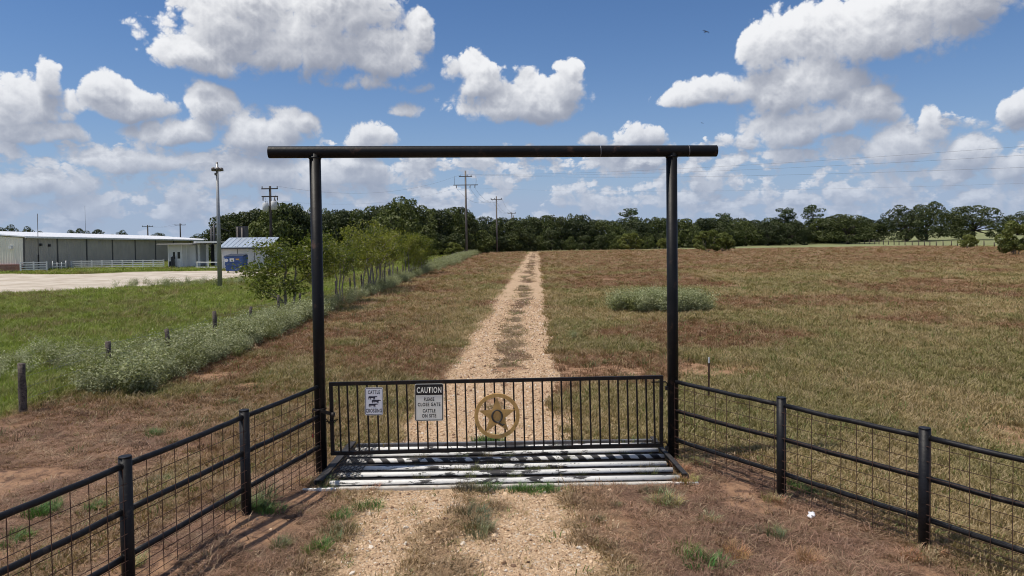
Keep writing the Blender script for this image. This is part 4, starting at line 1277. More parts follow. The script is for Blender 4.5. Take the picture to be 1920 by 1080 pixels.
# birds
for px, py, Y, s_, lab in ((1324, 60, 60, 0.36, 'dark soaring bird with spread wings beside the big cloud'), (1317, 231, 110, 0.30, 'tiny dark bird above the end of the crossbeam')):
    p = at_depth(px, py, Y)
    w_ = MB()
    sp = [(-1.0, 0.10, 0.04), (-0.5, -0.02, 0.16), (0, 0, 0.0), (0.5, -0.02, 0.16), (1.0, 0.10, 0.04)]
    ch = [0.10, 0.26, 0.30, 0.26, 0.10]
    vs = []
    for (a_, b_, c_), c2 in zip(sp, ch):
        vs += [(a_ * s_, (b_ + c2 / 2) * s_, c_ * s_), (a_ * s_, (b_ - c2 / 2) * s_, c_ * s_ + 0.01), (a_ * s_, b_ * s_, c_ * s_ + 0.035)]
    fs = []
    for k in range(4):
        o_ = 3 * k
        fs += [(o_, o_ + 3, o_ + 5, o_ + 2), (o_ + 2, o_ + 5, o_ + 4, o_ + 1), (o_ + 1, o_ + 4, o_ + 3, o_)]
    w_.add(vs, fs, True)
    w_.tube([(0, -0.45 * s_, 0), (0, -0.30 * s_, 0.02), (0, 0, 0.03), (0, 0.35 * s_, 0.01), (0, 0.65 * s_, 0.0)], [0.02 * s_, 0.09 * s_, 0.13 * s_, 0.09 * s_, 0.05 * s_], 8)
    o = w_.build('bird', M_BIRD); o.location = p; o.rotation_euler = (0.1, 0.15, 0.5)
    tag(o, lab, 'bird')
# ------------------------------------------------------------------ foliage meshes
def leaf_mesh(name, cen, nrm, size, mat, aspect=0.5, r=None):
    """many small pointed leaves or leaf sprays: one bent diamond each"""
    r = r or rng
    n = len(cen)
    nrm = nrm / (np.linalg.norm(nrm, axis=1, keepdims=True) + 1e-9)
    a = r.normal(size=(n, 3))
    t = a - nrm * (a * nrm).sum(1, keepdims=True)
    t /= (np.linalg.norm(t, axis=1, keepdims=True) + 1e-9)
    b = np.cross(nrm, t)
    s = size[:, None]
    bend = nrm * s * 0.18
    v = np.stack([cen - t * s, cen + b * s * aspect + bend, cen + t * s, cen - b * s * aspect + bend], 1).reshape(-1, 3)
    me = bpy.data.meshes.new(name)
    me.vertices.add(4 * n); me.loops.add(4 * n); me.polygons.add(n)
    me.vertices.foreach_set('co', v.astype(np.float32).ravel())
    me.loops.foreach_set('vertex_index', np.arange(4 * n, dtype=np.int32))
    me.polygons.foreach_set('loop_start', np.arange(0, 4 * n, 4, dtype=np.int32))
    me.update(calc_edges=True)
    me.materials.append(mat)
    return me

def lobes_to_leaves(lobes, per_area, size, r, shell=(0.72, 1.04), up=0.25, jitter=0.75):
    cs, ns = [], []
    L = np.array(lobes)
    for i, (cx, cy, cz, rx, ry, rz) in enumerate(lobes):
        area = 4 * math.pi * ((rx * ry) ** 1.6 / 3 + (rx * rz) ** 1.6 / 3 + (ry * rz) ** 1.6 / 3) ** (1 / 1.6)
        n = max(10, int(area * per_area))
        d = r.normal(size=(n, 3)); d /= np.linalg.norm(d, axis=1, keepdims=True)
        q = r.uniform(shell[0], shell[1], size=(n, 1)) ** 0.8
        p = np.array([cx, cy, cz]) + d * q * np.array([rx, ry, rz])
        keep = np.ones(n, bool)
        for j in range(len(lobes)):
            if j == i: continue
            w = (p - L[j, :3]) / L[j, 3:]
            keep &= (w * w).sum(1) > 0.45
        # gaps
        g = fbm(p[:, 0] * 1.1 + p[:, 2] * 0.7, p[:, 1] * 1.1 - p[:, 2] * 0.9, 300 + i % 7, 2)
        keep &= g > 0.36
        nn = d / np.array([rx, ry, rz]); nn /= np.linalg.norm(nn, axis=1, keepdims=True)
        nn = nn + r.normal(size=(n, 3)) * jitter + np.array([0, 0, up])
        cs.append(p[keep]); ns.append(nn[keep])
    c = np.concatenate(cs); n_ = np.concatenate(ns)
    return c, n_, r.uniform(size[0], size[1], len(c))

def limb(mb, p, q, r0, r1, rr, n=5, sides=6, wob=0.06):
    p = Vector(p); q = Vector(q); L = (q - p).length
    pts = []; rad = []
    for i in range(n):
        f = i / (n - 1)
        w = p.lerp(q, f)
        if 0 < i < n - 1:
            w += Vector((rr.uniform(-1, 1), rr.uniform(-1, 1), rr.uniform(-.5, .8))) * L * wob
        pts.append(w); rad.append(r0 + (r1 - r0) * f)
    mb.tube(pts, rad, sides, caps=True)
    return pts

def make_tree(kind, seed, low=False):
    """trunk mesh and crown mesh about a nominal 10 m tree"""
    rr = random.Random(seed); r = np.random.default_rng(seed)
    tm = MB(); lobes = []
    if kind == 'oak':                                   # round woodland crown almost to the ground
        Hh, Wd = 10.0, rr.uniform(4.2, 5.2)
        limb(tm, (0, 0, -0.3), (rr.uniform(-.3, .3), rr.uniform(-.3, .3), 4.0), 0.30, 0.2, rr, 5, 8, 0.04)
        for k in range(34):
            zf = rr.uniform(0.14, 0.94)
            prof = math.sin(math.pi * min(1, (zf * 0.80 + 0.16))) ** 0.7
            a = rr.uniform(0, 2 * math.pi); q = rr.uniform(0.35, 1.0) ** 0.6
            R_ = Wd * prof * q * 0.82
            s = rr.uniform(0.95, 1.75)
            x, y, z = R_ * math.cos(a), R_ * math.sin(a), zf * Hh - s * 0.35
            lobes.append((x, y, z, s * 1.15, s * 1.15, s * 0.85))
            if k % 3 == 0: limb(tm, (0, 0, min(4.0, z * 0.7)), (x * .8, y * .8, z), 0.12, 0.03, rr, 4, 5)
        lobes.append((0, 0, Hh * .5, 2.6, 2.6, 3.0))
        c, n_, s_ = lobes_to_leaves(lobes, 9.5, (0.16, 0.34), r)
        mat = M_OAK; bark = M_BARKDARK
    elif kind == 'liveoak':                             # spreading, on a clear trunk
        Hh = 10.0
        limb(tm, (0, 0, -0.3), (0.2, 0.1, 2.6), 0.42, 0.32, rr, 5, 10, 0.03)
        for k in range(52):
            zf = rr.uniform(0.15, 0.95)
            prof = math.sqrt(max(0.02, 1 - ((zf - 0.40) / 0.60) ** 2))
            a = rr.uniform(0, 2 * math.pi); q = rr.uniform(0.2, 1.0) ** 0.5
            R_ = 5.6 * prof * q
            s = rr.uniform(0.8, 1.45)
            x, y, z = R_ * math.cos(a), R_ * math.sin(a), zf * Hh - 0.4
            lobes.append((x, y, z, s * 1.25, s * 1.25, s * 0.8))
            if k % 2 == 0: limb(tm, (0.2, 0.1, 2.4 + 0.4 * rr.random()), (x * .9, y * .9, z), 0.16, 0.03, rr, 5, 5, 0.08)
        lobes.append((0, 0, 5.6, 3.4, 3.4, 1.8))
        c, n_, s_ = lobes_to_leaves(lobes, 11.0, (0.13, 0.28), r)
        mat = M_OAK; bark = M_BARKDARK
    elif kind == 'pine':
        Hh = 10.0
        limb(tm, (0, 0, -0.3), (0.1, 0.05, 9.4), 0.20, 0.05, rr, 7, 8, 0.008)
        for k in range(26):
            zf = rr.uniform(0.56, 1.0)
            R_ = (2.3 * math.sin(math.pi * (0.12 + (1 - zf) / 0.44 * 0.62))) * rr.uniform(0.3, 1.0)
            a = rr.uniform(0, 2 * math.pi); s = rr.uniform(0.35, 0.70)
            x, y, z = R_ * math.cos(a), R_ * math.sin(a), zf * Hh - 0.3
            lobes.append((x, y, z, s * 1.4, s * 1.4, s * 0.75))
            limb(tm, (0.05, 0, z - 0.3), (x, y, z), 0.06, 0.02, rr, 3, 4)
        c, n_, s_ = lobes_to_leaves(lobes, 20.0, (0.10, 0.22), r)
        mat = M_PINE; bark = M_BARK
    elif kind == 'young':                               # airy fence-row tree, 4 m, forked stems showing
        Hh = 4.0
        tips = []
        stems = rr.randint(2, 4)
        for k in range(stems):
            a = 2 * math.pi * k / stems + rr.uniform(-.4, .4); o = 0.10
            top = (rr.uniform(.2, .6) * math.cos(a), rr.uniform(.2, .6) * math.sin(a), rr.uniform(1.9, 2.6))
            pts = limb(tm, (o * math.cos(a), o * math.sin(a), -0.2), top, rr.uniform(0.045, 0.075), 0.03, rr, 6, 7, 0.035)
            for j in range(6):
                b0 = pts[rr.randint(1 if low else 3, 5)]
                a2 = a + rr.uniform(-1.3, 1.3); L = rr.uniform(0.8, 1.7)
                e_ = b0 + Vector((L * 0.75 * math.cos(a2), L * 0.75 * math.sin(a2), L * rr.uniform(0.15, 0.95)))
                bp = limb(tm, b0, e_, 0.024, 0.007, rr, 5, 5, 0.06)
                tips += bp[2:]
                for i in range(4):
                    c0 = bp[rr.randint(1, 4)]
                    a3 = rr.uniform(0, 6.28); L2 = rr.uniform(0.3, 0.8)
                    e2 = c0 + Vector((L2 * math.cos(a3), L2 * math.sin(a3), L2 * rr.uniform(-0.1, 0.7)))
                    bp2 = limb(tm, c0, e2, 0.009, 0.003, rr, 3, 4, 0.06)
                    tips += bp2[1:]
        T = np.array([tuple(t) for t in tips])
        T = T[T[:, 2] > (0.75 if low else 1.45) + 0.3 * r.random(len(T))]
        NL = 7600 if low else 4600
        idx = r.integers(0, len(T), NL)
        c = T[idx] + r.normal(size=(NL, 3)) * (np.array([0.20, 0.20, 0.16]) if low else np.array([0.15, 0.15, 0.12]))
        c[:, 2] = np.minimum(c[:, 2], 4.1 + 0.1 * r.normal(size=len(c)))
        n_ = r.normal(size=c.shape) * 0.8 + np.array([0, 0, 0.7])
        s_ = r.uniform(0.032, 0.070, len(c))
        Hh = float(np.percentile(c[:, 2], 99.6))
        mat = M_YOUNG; bark = M_BARK
    else:                                               # shrub
        Hh = 4.0
        for k in range(7):
            a = rr.uniform(0, 6.28)
            limb(tm, (0.15 * math.cos(a), 0.15 * math.sin(a), -0.1), (1.5 * math.cos(a), 1.5 * math.sin(a), rr.uniform(1.6, 3.0)), 0.05, 0.015, rr, 5, 5, 0.05)
        for k in range(34):
            a = rr.uniform(0, 6.28); q = rr.uniform(0.1, 1.0) ** 0.6; zf = rr.uniform(0.20, 0.9)
            R_ = 2.3 * q * math.sqrt(max(0.05, 1 - (zf - 0.35) ** 2 / 0.42))
            s = rr.uniform(0.35, 0.7)
            lobes.append((R_ * math.cos(a), R_ * math.sin(a), zf * Hh, s * 1.2, s * 1.2, s))
        c, n_, s_ = lobes_to_leaves(lobes, 62.0, (0.09, 0.18), r, jitter=0.9)
        mat = M_SHRUB; bark = M_BARK
    tmesh = tm.mesh('trunk'); tmesh.materials.append(bark)
    cmesh = leaf_mesh('crown', c, n_, s_, mat, 0.55, r)
    return tmesh, cmesh, Hh

TREES = {}
for kind, n in (('oak', 5), ('liveoak', 3), ('pine', 2), ('young', 4), ('shrub', 2)):
    TREES[kind] = [make_tree(kind, 500 + 31 * len(kind) + 7 * i, low=(i == 0)) for i in range(n)]
for (t_, c_, h_) in TREES['oak'][3:]:
    c_.materials.clear(); c_.materials.append(M_OAKL)

def plant_tree(name, kind, var, x, y, hgt, wid=None, rz=0.0, label=None, cat='tree', group=None, z=None):
    tmesh, cmesh, Hh = TREES[kind][var % len(TREES[kind])]
    e = empty(name, (x, y, tz(x, y) if z is None else z), rz, label, cat, group)
    k = hgt / Hh
    kw = k if wid is None else wid
    e.scale = (kw, kw, k)
    link(bpy.data.objects.new('trunk', tmesh), e)
    link(bpy.data.objects.new('crown', cmesh), e)
    return e

def tree_px(name, kind, var, px, pytop, Y, wpx, nominal_w, label, cat='tree', group=None):
    """a tree standing at depth Y whose top reaches the given line of sight"""
    p = at_depth(px, pytop, Y)
    z0 = tz(p.x, Y)
    hgt = p.z - z0
    wid = (wpx / F * Y) / nominal_w
    return plant_tree(name, kind, var, p.x, Y, hgt, wid, rnd.uniform(0, 6.28), label, cat, group)

# ---- dark tree line at the far side of the field
SKY_PX = [415, 450, 500, 540, 575, 600, 660, 700, 740, 775, 800, 850, 880, 900, 950, 1000, 1070, 1110, 1150, 1220, 1290, 1350, 1400, 1440, 1500, 1560, 1620, 1645]
SKY_PY = [404, 394, 383, 379, 388, 393, 393, 386, 371, 384, 397, 387, 400, 405, 406, 403, 401, 413, 411, 407, 408, 407, 411, 405, 412, 404, 405, 416]
DEP_PX = [415, 560, 700, 850, 900, 1000, 1150, 1300, 1450, 1640]
DEP_Y = [122, 128, 134, 150, 172, 188, 192, 208, 232, 242]
px = 422.0; k = 0
while px < 1640:
    top = float(np.interp(px, SKY_PX, SKY_PY)); Y = float(np.interp(px, DEP_PX, DEP_Y))
    w_ = rnd.uniform(62, 84) * (1.0 if px < 870 else 0.80)
    tree_px('woodland_tree', 'oak', rnd.randint(0, 4), px, top + rnd.uniform(0, 12) - 2, Y + rnd.uniform(-3, 5), w_, 10.2, 'dark green tree in the tree line along the far edge of the field', group='trees of the far tree line')
    tree_px('woodland_tree', 'oak', rnd.randint(0, 4), px + 14, top + rnd.uniform(-3, 3), Y + rnd.uniform(12, 20), w_ * 0.9, 10.2, 'dark green tree in the tree line along the far edge of the field', group='trees of the far tree line')
    px += rnd.uniform(21, 31)
    k += 1
px = 690.0
while px < 1640:                                        # lower growth in front of the trunks
    Y = float(np.interp(px, DEP_PX, DEP_Y)) - 6
    hh = rnd.uniform(3.4, 6.0)
    x_ = at_depth(px, 470, Y).x
    plant_tree('woodland_bush', 'oak', rnd.randint(0, 4), x_, Y + (8 if px > 1380 else 0), hh, hh / 10 * rnd.uniform(1.0, 1.3), rnd.uniform(0, 6), 'low dark bush growing in front of the far tree line', 'bush', 'undergrowth bushes of the tree line')
    px += rnd.uniform(20, 34)
for px, pt, Y, w_, var, lab in ((742, 368, 128, 105, 3, 'tallest broad tree of the wood behind the young fence trees'), (530, 377, 128, 95, 1, 'broad dark tree behind the transformer pole'),
                                (1590, 401, 226, 110, 1, 'wide round dark tree beside the two tall pines'), (1480, 412, 222, 70, 0, 'dark oak with visible trunk below the tall pines'), (1440, 412, 222, 60, 3, 'smaller oak at the edge of the dry field')):
    kind = 'oak' if px < 1000 else 'liveoak'
    tree_px('oak_tree', kind, var, px, pt, Y, w_, 10.4 if kind == 'oak' else 12.6, lab)
for px, pt, Y, w_, var, lab in ((1700, 383, 238, 92, 0, 'large oak with gaps in its crown standing in the meadow'), (1738, 378, 244, 80, 1, 'tallest oak in the meadow behind the post fence'),
                                (1826, 384, 246, 112, 2, 'wide dark oak in the meadow behind the round bush'), (1786, 396, 300, 60, 1, 'greyer oak between the two big meadow oaks'), (1908, 396, 300, 70, 0, 'oak at the edge of the picture behind the yellow green tree')):
    tree_px('oak_tree', 'liveoak', var, px, pt, Y, w_, 12.6, lab)
for px, pt, w_, lab in ((1473, 388, 40, 'thin crowned pine rising above the tree line'), (1524, 384, 40, 'fuller pine rising above the tree line'), (1184, 390, 44, 'lone pine crown above the tree line near the tall gate post'),
                        (1357, 398, 34, 'small pine top above the tree line')):
    tree_px('pine_tree', 'pine', int(px), px, pt, 245, w_, 4.6, lab)
for px, pt, w_, lab in ((12, 421, 46, 'dark tree crown at the left end of the warehouse roof'), (60, 424, 40, 'round tree crown behind the antenna on the warehouse'), (142, 428, 38, 'left one of three dark crowns behind the warehouse ridge'),
                        (178, 430, 50, 'middle one of three dark crowns behind the warehouse ridge'), (222, 431, 36, 'right one of three dark crowns behind the warehouse ridge'), (296, 436, 34, 'low tree crown under the small distant poles'),
                        (384, 438, 60, 'low trees crown behind the kiosk flues')):
    tree_px('oak_tree', 'liveoak', int(px), px, pt, 230, w_, 11.5, lab)
for px, pt, Y, w_, var, lab in ((1180, 438, 180, 46, 0, 'mid green bush in front of the dark tree line'), (1243, 447, 183, 24, 1, 'small light bush beside the tall gate post'), (846, 455, 140, 46, 1, 'light green bush at the foot of the tall utility pole'),
                                (893, 452, 160, 40, 0, 'green bush between the two grey utility poles')):
    tree_px('bush', 'shrub', var, px, pt, Y, w_, 4.9, lab, 'bush')
for px, pt, Y, w_, var, lab in ((1325, 433, 148, 56, 0, 'yellow green shrub tree standing in the dry field, larger one'), (1356, 436, 150, 44, 1, 'yellow green shrub tree close beside the larger one in the field'),
                                (1816, 440, 150, 32, 1, 'small round green bush in front of the post fence'), (1906, 418, 104, 66, 0, 'yellow green small tree at the edge of the dry field')):
    tree_px('shrub_tree', 'shrub', var, px, pt, Y, w_, 4.9, lab, 'shrub')

# ---- young trees along the cedar post fence
YT = [(548, 584, 436, 1.00, 'yellow green young tree left of the tall gate post, branches spreading to the dumpster'), (596, 575, 452, 0.80, 'young tree directly behind the tall gate post'), (637, 567, 446, 0.85, 'first young tree right of the tall gate post'),
      (672, 553, 428, 0.95, 'second young tree right of the tall gate post'), (698, 547, 415, 0.95, 'tallest young tree in the fence row'), (716, 541, 424, 0.85, 'slim young tree next to the tallest one'), (736, 530, 428, 0.9, 'young tree with leaning stems in the fence row'),
      (762, 522, 432, 0.9, 'yellowish young tree near the end of the row'), (788, 514, 438, 1.0, 'last young tree of the fence row, pale yellow green')]
for k, (px, pb_, pt, ws, lab) in enumerate(YT):
    g0 = on_ground(px, pb_)
    hgt = at_depth(px, pt, g0.y).z
    plant_tree('young_tree', 'young', [0, 1, 2, 3, 1, 2, 3, 0, 0][k], g0.x, g0.y, hgt, ws * hgt / 3.3 * (1.18 if k == 0 else 0.86), 1.3 * k, lab, 'tree', 'young trees along the wire fence', tz(g0.x, g0.y))

# ---- post fence between the dry field and the meadow
mf = empty('meadow_fence', (113.5, 150, 0), 0, 'low fence of grey posts between the dry field and the meadow', 'fence')
yy = 118.0; prev = None; wires = [MB(), MB(), MB()]
pm = MB().tube([(0, 0, -0.3), (0.02, 0, 0.6), (0, 0.02, 1.35)], [0.13, 0.12, 0.11], 7).mesh('post'); pm.materials.append(M_WOODPOST)
while yy < 232:
    xx = 113.5 + rnd.uniform(-0.2, 0.2); z0 = tz(xx, yy)
    o = link(bpy.data.objects.new('post', pm), mf); o.location = (xx - 113.5, yy - 150, z0); o.scale.z = rnd.uniform(0.85, 1.15)
    if prev is not None:
        for wire, zz in zip(wires, (0.5, 0.85, 1.15)):
            wire.bar(prev + Vector((0, 0, zz)), Vector((xx - 113.5, yy - 150, z0 + zz)), 0.012, 0.012)
    prev = Vector((xx - 113.5, yy - 150, z0))
    yy += rnd.uniform(2.2, 3.4)
for wire in wires: wire.build('wire_strand', M_STEEL, mf)

# ------------------------------------------------------------------ scattered small growth and stones
def asset(name, me):
    return bpy.data.objects.new(name, me)

def blades(name, n, hlo, hhi, spread, lean, width, seed, flat=0.0):
    r = random.Random(seed); mb = MB()
    for k in range(n):
        a = r.uniform(0, 6.28); q = spread * math.sqrt(r.random())
        bx, by = q * math.cos(a), q * math.sin(a)
        a2 = a + r.uniform(-1.2, 1.2); h = r.uniform(hlo, hhi)
        ln = r.uniform(0.3, 1.0) * lean * h
        if flat > 0:
            L = h; dx, dy = math.cos(a2) * L, math.sin(a2) * L
            z0 = r.uniform(0.0, flat); z1 = r.uniform(0.2, 1.3) * flat; z2 = r.uniform(0.0, 1.0) * flat
            P0 = Vector((bx - dx / 2, by - dy / 2, z0)); P1 = Vector((bx, by, z1)); P2 = Vector((bx + dx / 2, by + dy / 2, z2))
        else:
            P0 = Vector((bx, by, -0.02)); P1 = Vector((bx + math.cos(a2) * ln * 0.35, by + math.sin(a2) * ln * 0.35, h * 0.62)); P2 = Vector((bx + math.cos(a2) * ln, by + math.sin(a2) * ln, h * r.uniform(0.8, 1.0)))
        w = width * r.uniform(0.6, 1.3)
        s = Vector((-math.sin(a2 + 0.5), math.cos(a2 + 0.5), 0)) * w / 2
        mb.add([P0 - s, P0 + s, P1 + s * 0.85, P1 - s * 0.85, P2], [(0, 1, 2, 3), (3, 2, 4)])
    me = mb.mesh(name); me.materials.append(M_BLADE)
    return asset(name, me)

def weed_asset(seed):
    r = random.Random(seed); rn = np.random.default_rng(seed)
    cen = []
    for s in range(9):
        a = r.uniform(0, 6.28); q = r.uniform(0.05, 0.34)
        top = Vector((q * math.cos(a), q * math.sin(a), r.uniform(0.55, 1.0)))
        for j in range(38):
            f = r.uniform(0.25, 1.0)
            p = top * f; p.z = top.z * f
            sp = 0.05 + 0.10 * f
            cen.append((p.x + r.gauss(0, sp), p.y + r.gauss(0, sp), p.z + r.gauss(0, 0.04)))
    c = np.array(cen)
    n_ = rn.normal(size=c.shape) * 0.7 + np.array([0, 0, 0.8])
    me = leaf_mesh('weed', c, n_, rn.uniform(0.022, 0.046, len(c)), M_WEED, 0.45, rn)
    return asset('weed', me)

def pebble(seed):
    r = random.Random(seed)
    bm = bmesh.new(); bmesh.ops.create_icosphere(bm, subdivisions=1, radius=1.0)
    sx, sy, sz = r.uniform(0.8, 1.3), r.uniform(0.7, 1.0), r.uniform(0.45, 0.7)
    for v in bm.verts:
        v.co = Vector((v.co.x * sx, v.co.y * sy, v.co.z * sz)) * r.uniform(0.82, 1.15)
    me = bpy.data.meshes.new('pebble'); bm.to_mesh(me); bm.free()
    me.materials.append(M_PEBBLE)
    return asset('pebble', me)

def mat_pebble():
    m, t, b = new_mat('limestone_pebbles')
    at = t.node('ShaderNodeAttribute'); at.attribute_type = 'INSTANCER'; at.attribute_name = 'tint'
    t.put(b.inputs['Base Color'], at.outputs['Color'])
    b.inputs['Roughness'].default_value = 0.9
    b.inputs['Specular IOR Level'].default_value = 0.2
    return m
M_PEBBLE = mat_pebble()

def scatter(name, variants, pos, rot, scl, tint, idx, label, cat):
    coll = bpy.data.collections.new(name + '_kinds')
    for i, v in enumerate(variants):
        v.name = '%s_%02d' % (name, i)
        coll.objects.link(v)
    me = bpy.data.meshes.new(name)
    n = len(pos)
    me.vertices.add(n)
    me.vertices.foreach_set('co', np.asarray(pos, np.float32).ravel())
    for an, ty, arr, fld in (('rot', 'FLOAT_VECTOR', rot, 'vector'), ('scl', 'FLOAT_VECTOR', scl, 'vector'), ('idx', 'INT', idx, 'value')):
        a = me.attributes.new(an, ty, 'POINT')
        a.data.foreach_set(fld, np.asarray(arr, np.int32 if ty == 'INT' else np.float32).ravel())
    a = me.attributes.new('tint', 'FLOAT_COLOR', 'POINT')
    a.data.foreach_set('color', np.concatenate([tint, np.ones((n, 1))], 1).astype(np.float32).ravel())
    o = link(bpy.data.objects.new(name, me))
    tag(o, label, cat, kind='stuff')
    ng = bpy.data.node_groups.new(name + '_scatter', 'GeometryNodeTree')
    ng.interface.new_socket('Geometry', in_out='INPUT', socket_type='NodeSocketGeometry')
    ng.interface.new_socket('Geometry', in_out='OUTPUT', socket_type='NodeSocketGeometry')
    N_ = ng.nodes; Lk = ng.links
    gi = N_.new('NodeGroupInput'); go = N_.new('NodeGroupOutput')
    ci = N_.new('GeometryNodeCollectionInfo'); ci.inputs[0].default_value = coll
    ci.inputs['Separate Children'].default_value = True; ci.inputs['Reset Children'].default_value = True
    ip = N_.new('GeometryNodeInstanceOnPoints')
    Lk.new(gi.outputs[0], ip.inputs['Points']); Lk.new(ci.outputs[0], ip.inputs['Instance'])
    ip.inputs['Pick Instance'].default_value = True
    for an, ty, sock in (('idx', 'INT', 'Instance Index'), ('rot', 'FLOAT_VECTOR', 'Rotation'), ('scl', 'FLOAT_VECTOR', 'Scale')):
        na = N_.new('GeometryNodeInputNamedAttribute'); na.data_type = ty; na.inputs[0].default_value = an
        src = na.outputs[0]
        if sock == 'Rotation':
            er = N_.new('FunctionNodeEulerToRotation'); Lk.new(src, er.inputs[0]); src = er.outputs[0]
        Lk.new(src, ip.inputs[sock])
    Lk.new(ip.outputs[0], go.inputs[0])
    md = o.modifiers.new('scatter', 'NODES'); md.node_group = ng
    return o

def wedge(n, y0, y1, k=0.80, margin=3.0):
    """random ground points, denser near the viewer's end of the field"""
    y = np.exp(rng.uniform(math.log(y0), math.log(y1), n))
    x = rng.uniform(-1, 1, n) * (k * y + margin)
    return x, y

def mk(n, tilt=0.25, smin=0.7, smax=1.3):
    rot = np.stack([rng.normal(0, tilt, n), rng.normal(0, tilt, n), rng.uniform(0, 6.28, n)], 1)
    s = rng.uniform(smin, smax, n)
    return rot, s

# -- grass
gv = [blades('blade', 15, 0.07, 0.17, 0.10, 0.55, 0.010, 1), blades('blade', 13, 0.09, 0.22, 0.10, 0.7, 0.010, 2), blades('blade', 17, 0.05, 0.12, 0.12, 0.9, 0.009, 3),
      blades('straw', 22, 0.07, 0.20, 0.13, 0, 0.006, 4, flat=0.022), blades('straw', 20, 0.06, 0.18, 0.13, 0, 0.0055, 5, flat=0.034)]
x, y = wedge(270000, 4.3, 178, 0.80, 3.0)
m = masks(x, y)
u, v = guard_uv(x, y)
ing = (np.abs(u) < GUARD_HW + 0.12) & (v > -GUARD_HD - 0.12) & (v < GUARD_HD + 0.15)
prob = (1 - 0.975 * sstep(m['gravel'], 0.35, 0.88)) * (1 - m['lot']) * (1 - 0.9 * m['dirt'])
prob = prob * np.where((m['outer'] > 0.5) & (y > 12), 0.5, 1.0)
prob = prob * np.where(m['thatch'] > 0.5, 0.55 + 0.45 * (fbm(x * 1.3, y * 1.3, 201, 3) > 0.46), 1.0)
keep = (rng.random(len(x)) < prob) & ~ing
x, y = x[keep], y[keep]; m = {k_: a_[keep] for k_, a_ in m.items()}
n = len(x)
rot, s = mk(n, 0.18)
far = 1 + np.clip((y - 9) / 24, 0, 5.0)
short = np.where(m['outer'] > 0.5, 0.55, 1.0) * (1 - 0.35 * m['red'])
sz = s * np.minimum(far, 1.25 + 0.004 * y) * short
# the cut field is low, the pasture on the far side of the wire fence stands taller
sz = sz * (0.60 + 0.35 * m['green']) * (1 - 0.42 * m['thatch'])
scl = np.stack([s * far, s * far, sz], 1)
isth = rng.random(n) < (0.86 * m['thatch'] + 0.25 * m['red'] * (1 - m['thatch']))
idx = np.where(isth, rng.integers(3, 5, n), rng.integers(0, 3, n))
tint = plant_colour(x, y, m) * 1.28
tint *= rng.uniform(0.72, 1.30, (n, 1))
straw = (rng.random(n) < 0.16 * (1 - m['green']) + 0.05)[:, None]
tint = np.where(straw, tint * 0.4 + np.array((0.36, 0.275, 0.175)) * 0.6, tint)
gsp = (rng.random(n) < 0.06 * (1 - m['thatch']))[:, None]
tint = np.where(gsp, np.array((0.13, 0.165, 0.045)), tint)
pos = np.stack([x, y, terrain(x, y)], 1)
scatter('dry_grass', gv, pos, rot, scl, tint, idx, 'short dry and green grass covering the field and the verge', 'grass')

# -- taller stalks and coarse clumps scattered through field and pasture
cv = [blades('clump', 26, 0.12, 0.34, 0.10, 0.5, 0.008, 31), blades('clump', 34, 0.10, 0.24, 0.16, 0.9, 0.010, 32), blades('stalk', 7, 0.25, 0.50, 0.08, 0.35, 0.006, 33)]
x, y = wedge(15000, 11.5, 120, 0.80, 3.0)
m = masks(x, y)
cl = fbm(x * 0.4, y * 0.4, 231, 3)
u, v = guard_uv(x, y)
keep = (rng.random(len(x)) < np.clip((cl - 0.40) * 4, 0.04, 1)) & (m['outer'] < 0.25) & (m['lot'] < 0.5) & ~((np.abs(u) < 3) & (np.abs(v) < 1.3))
x, y = x[keep], y[keep]; m = {k_: a_[keep] for k_, a_ in m.items()}; n = len(x)
rot, s = mk(n, 0.12)
far = 1 + np.clip((y - 12) / 45, 0, 2.0)
tint = plant_colour(x, y, m) * rng.uniform(0.6, 1.35, (n, 1))
kind_ = rng.random(n)
tint = np.where((kind_ < 0.30)[:, None], np.array((0.36, 0.265, 0.145)) * rng.uniform(0.7, 1.2, (n, 1)), tint)
tint = np.where(((kind_ > 0.30) & (kind_ < 0.45))[:, None], np.array((0.120, 0.140, 0.055)) * rng.uniform(0.7, 1.3, (n, 1)), tint)
scatter('coarse_grass', cv, np.stack([x, y, terrain(x, y)], 1), rot, np.stack([s * far, s * far, s * (0.55 + 0.4 * m['green']) * np.minimum(far, 1.5)], 1), tint, rng.integers(0, 3, n), 'taller straw coloured and olive clumps scattered through the grass', 'grass')

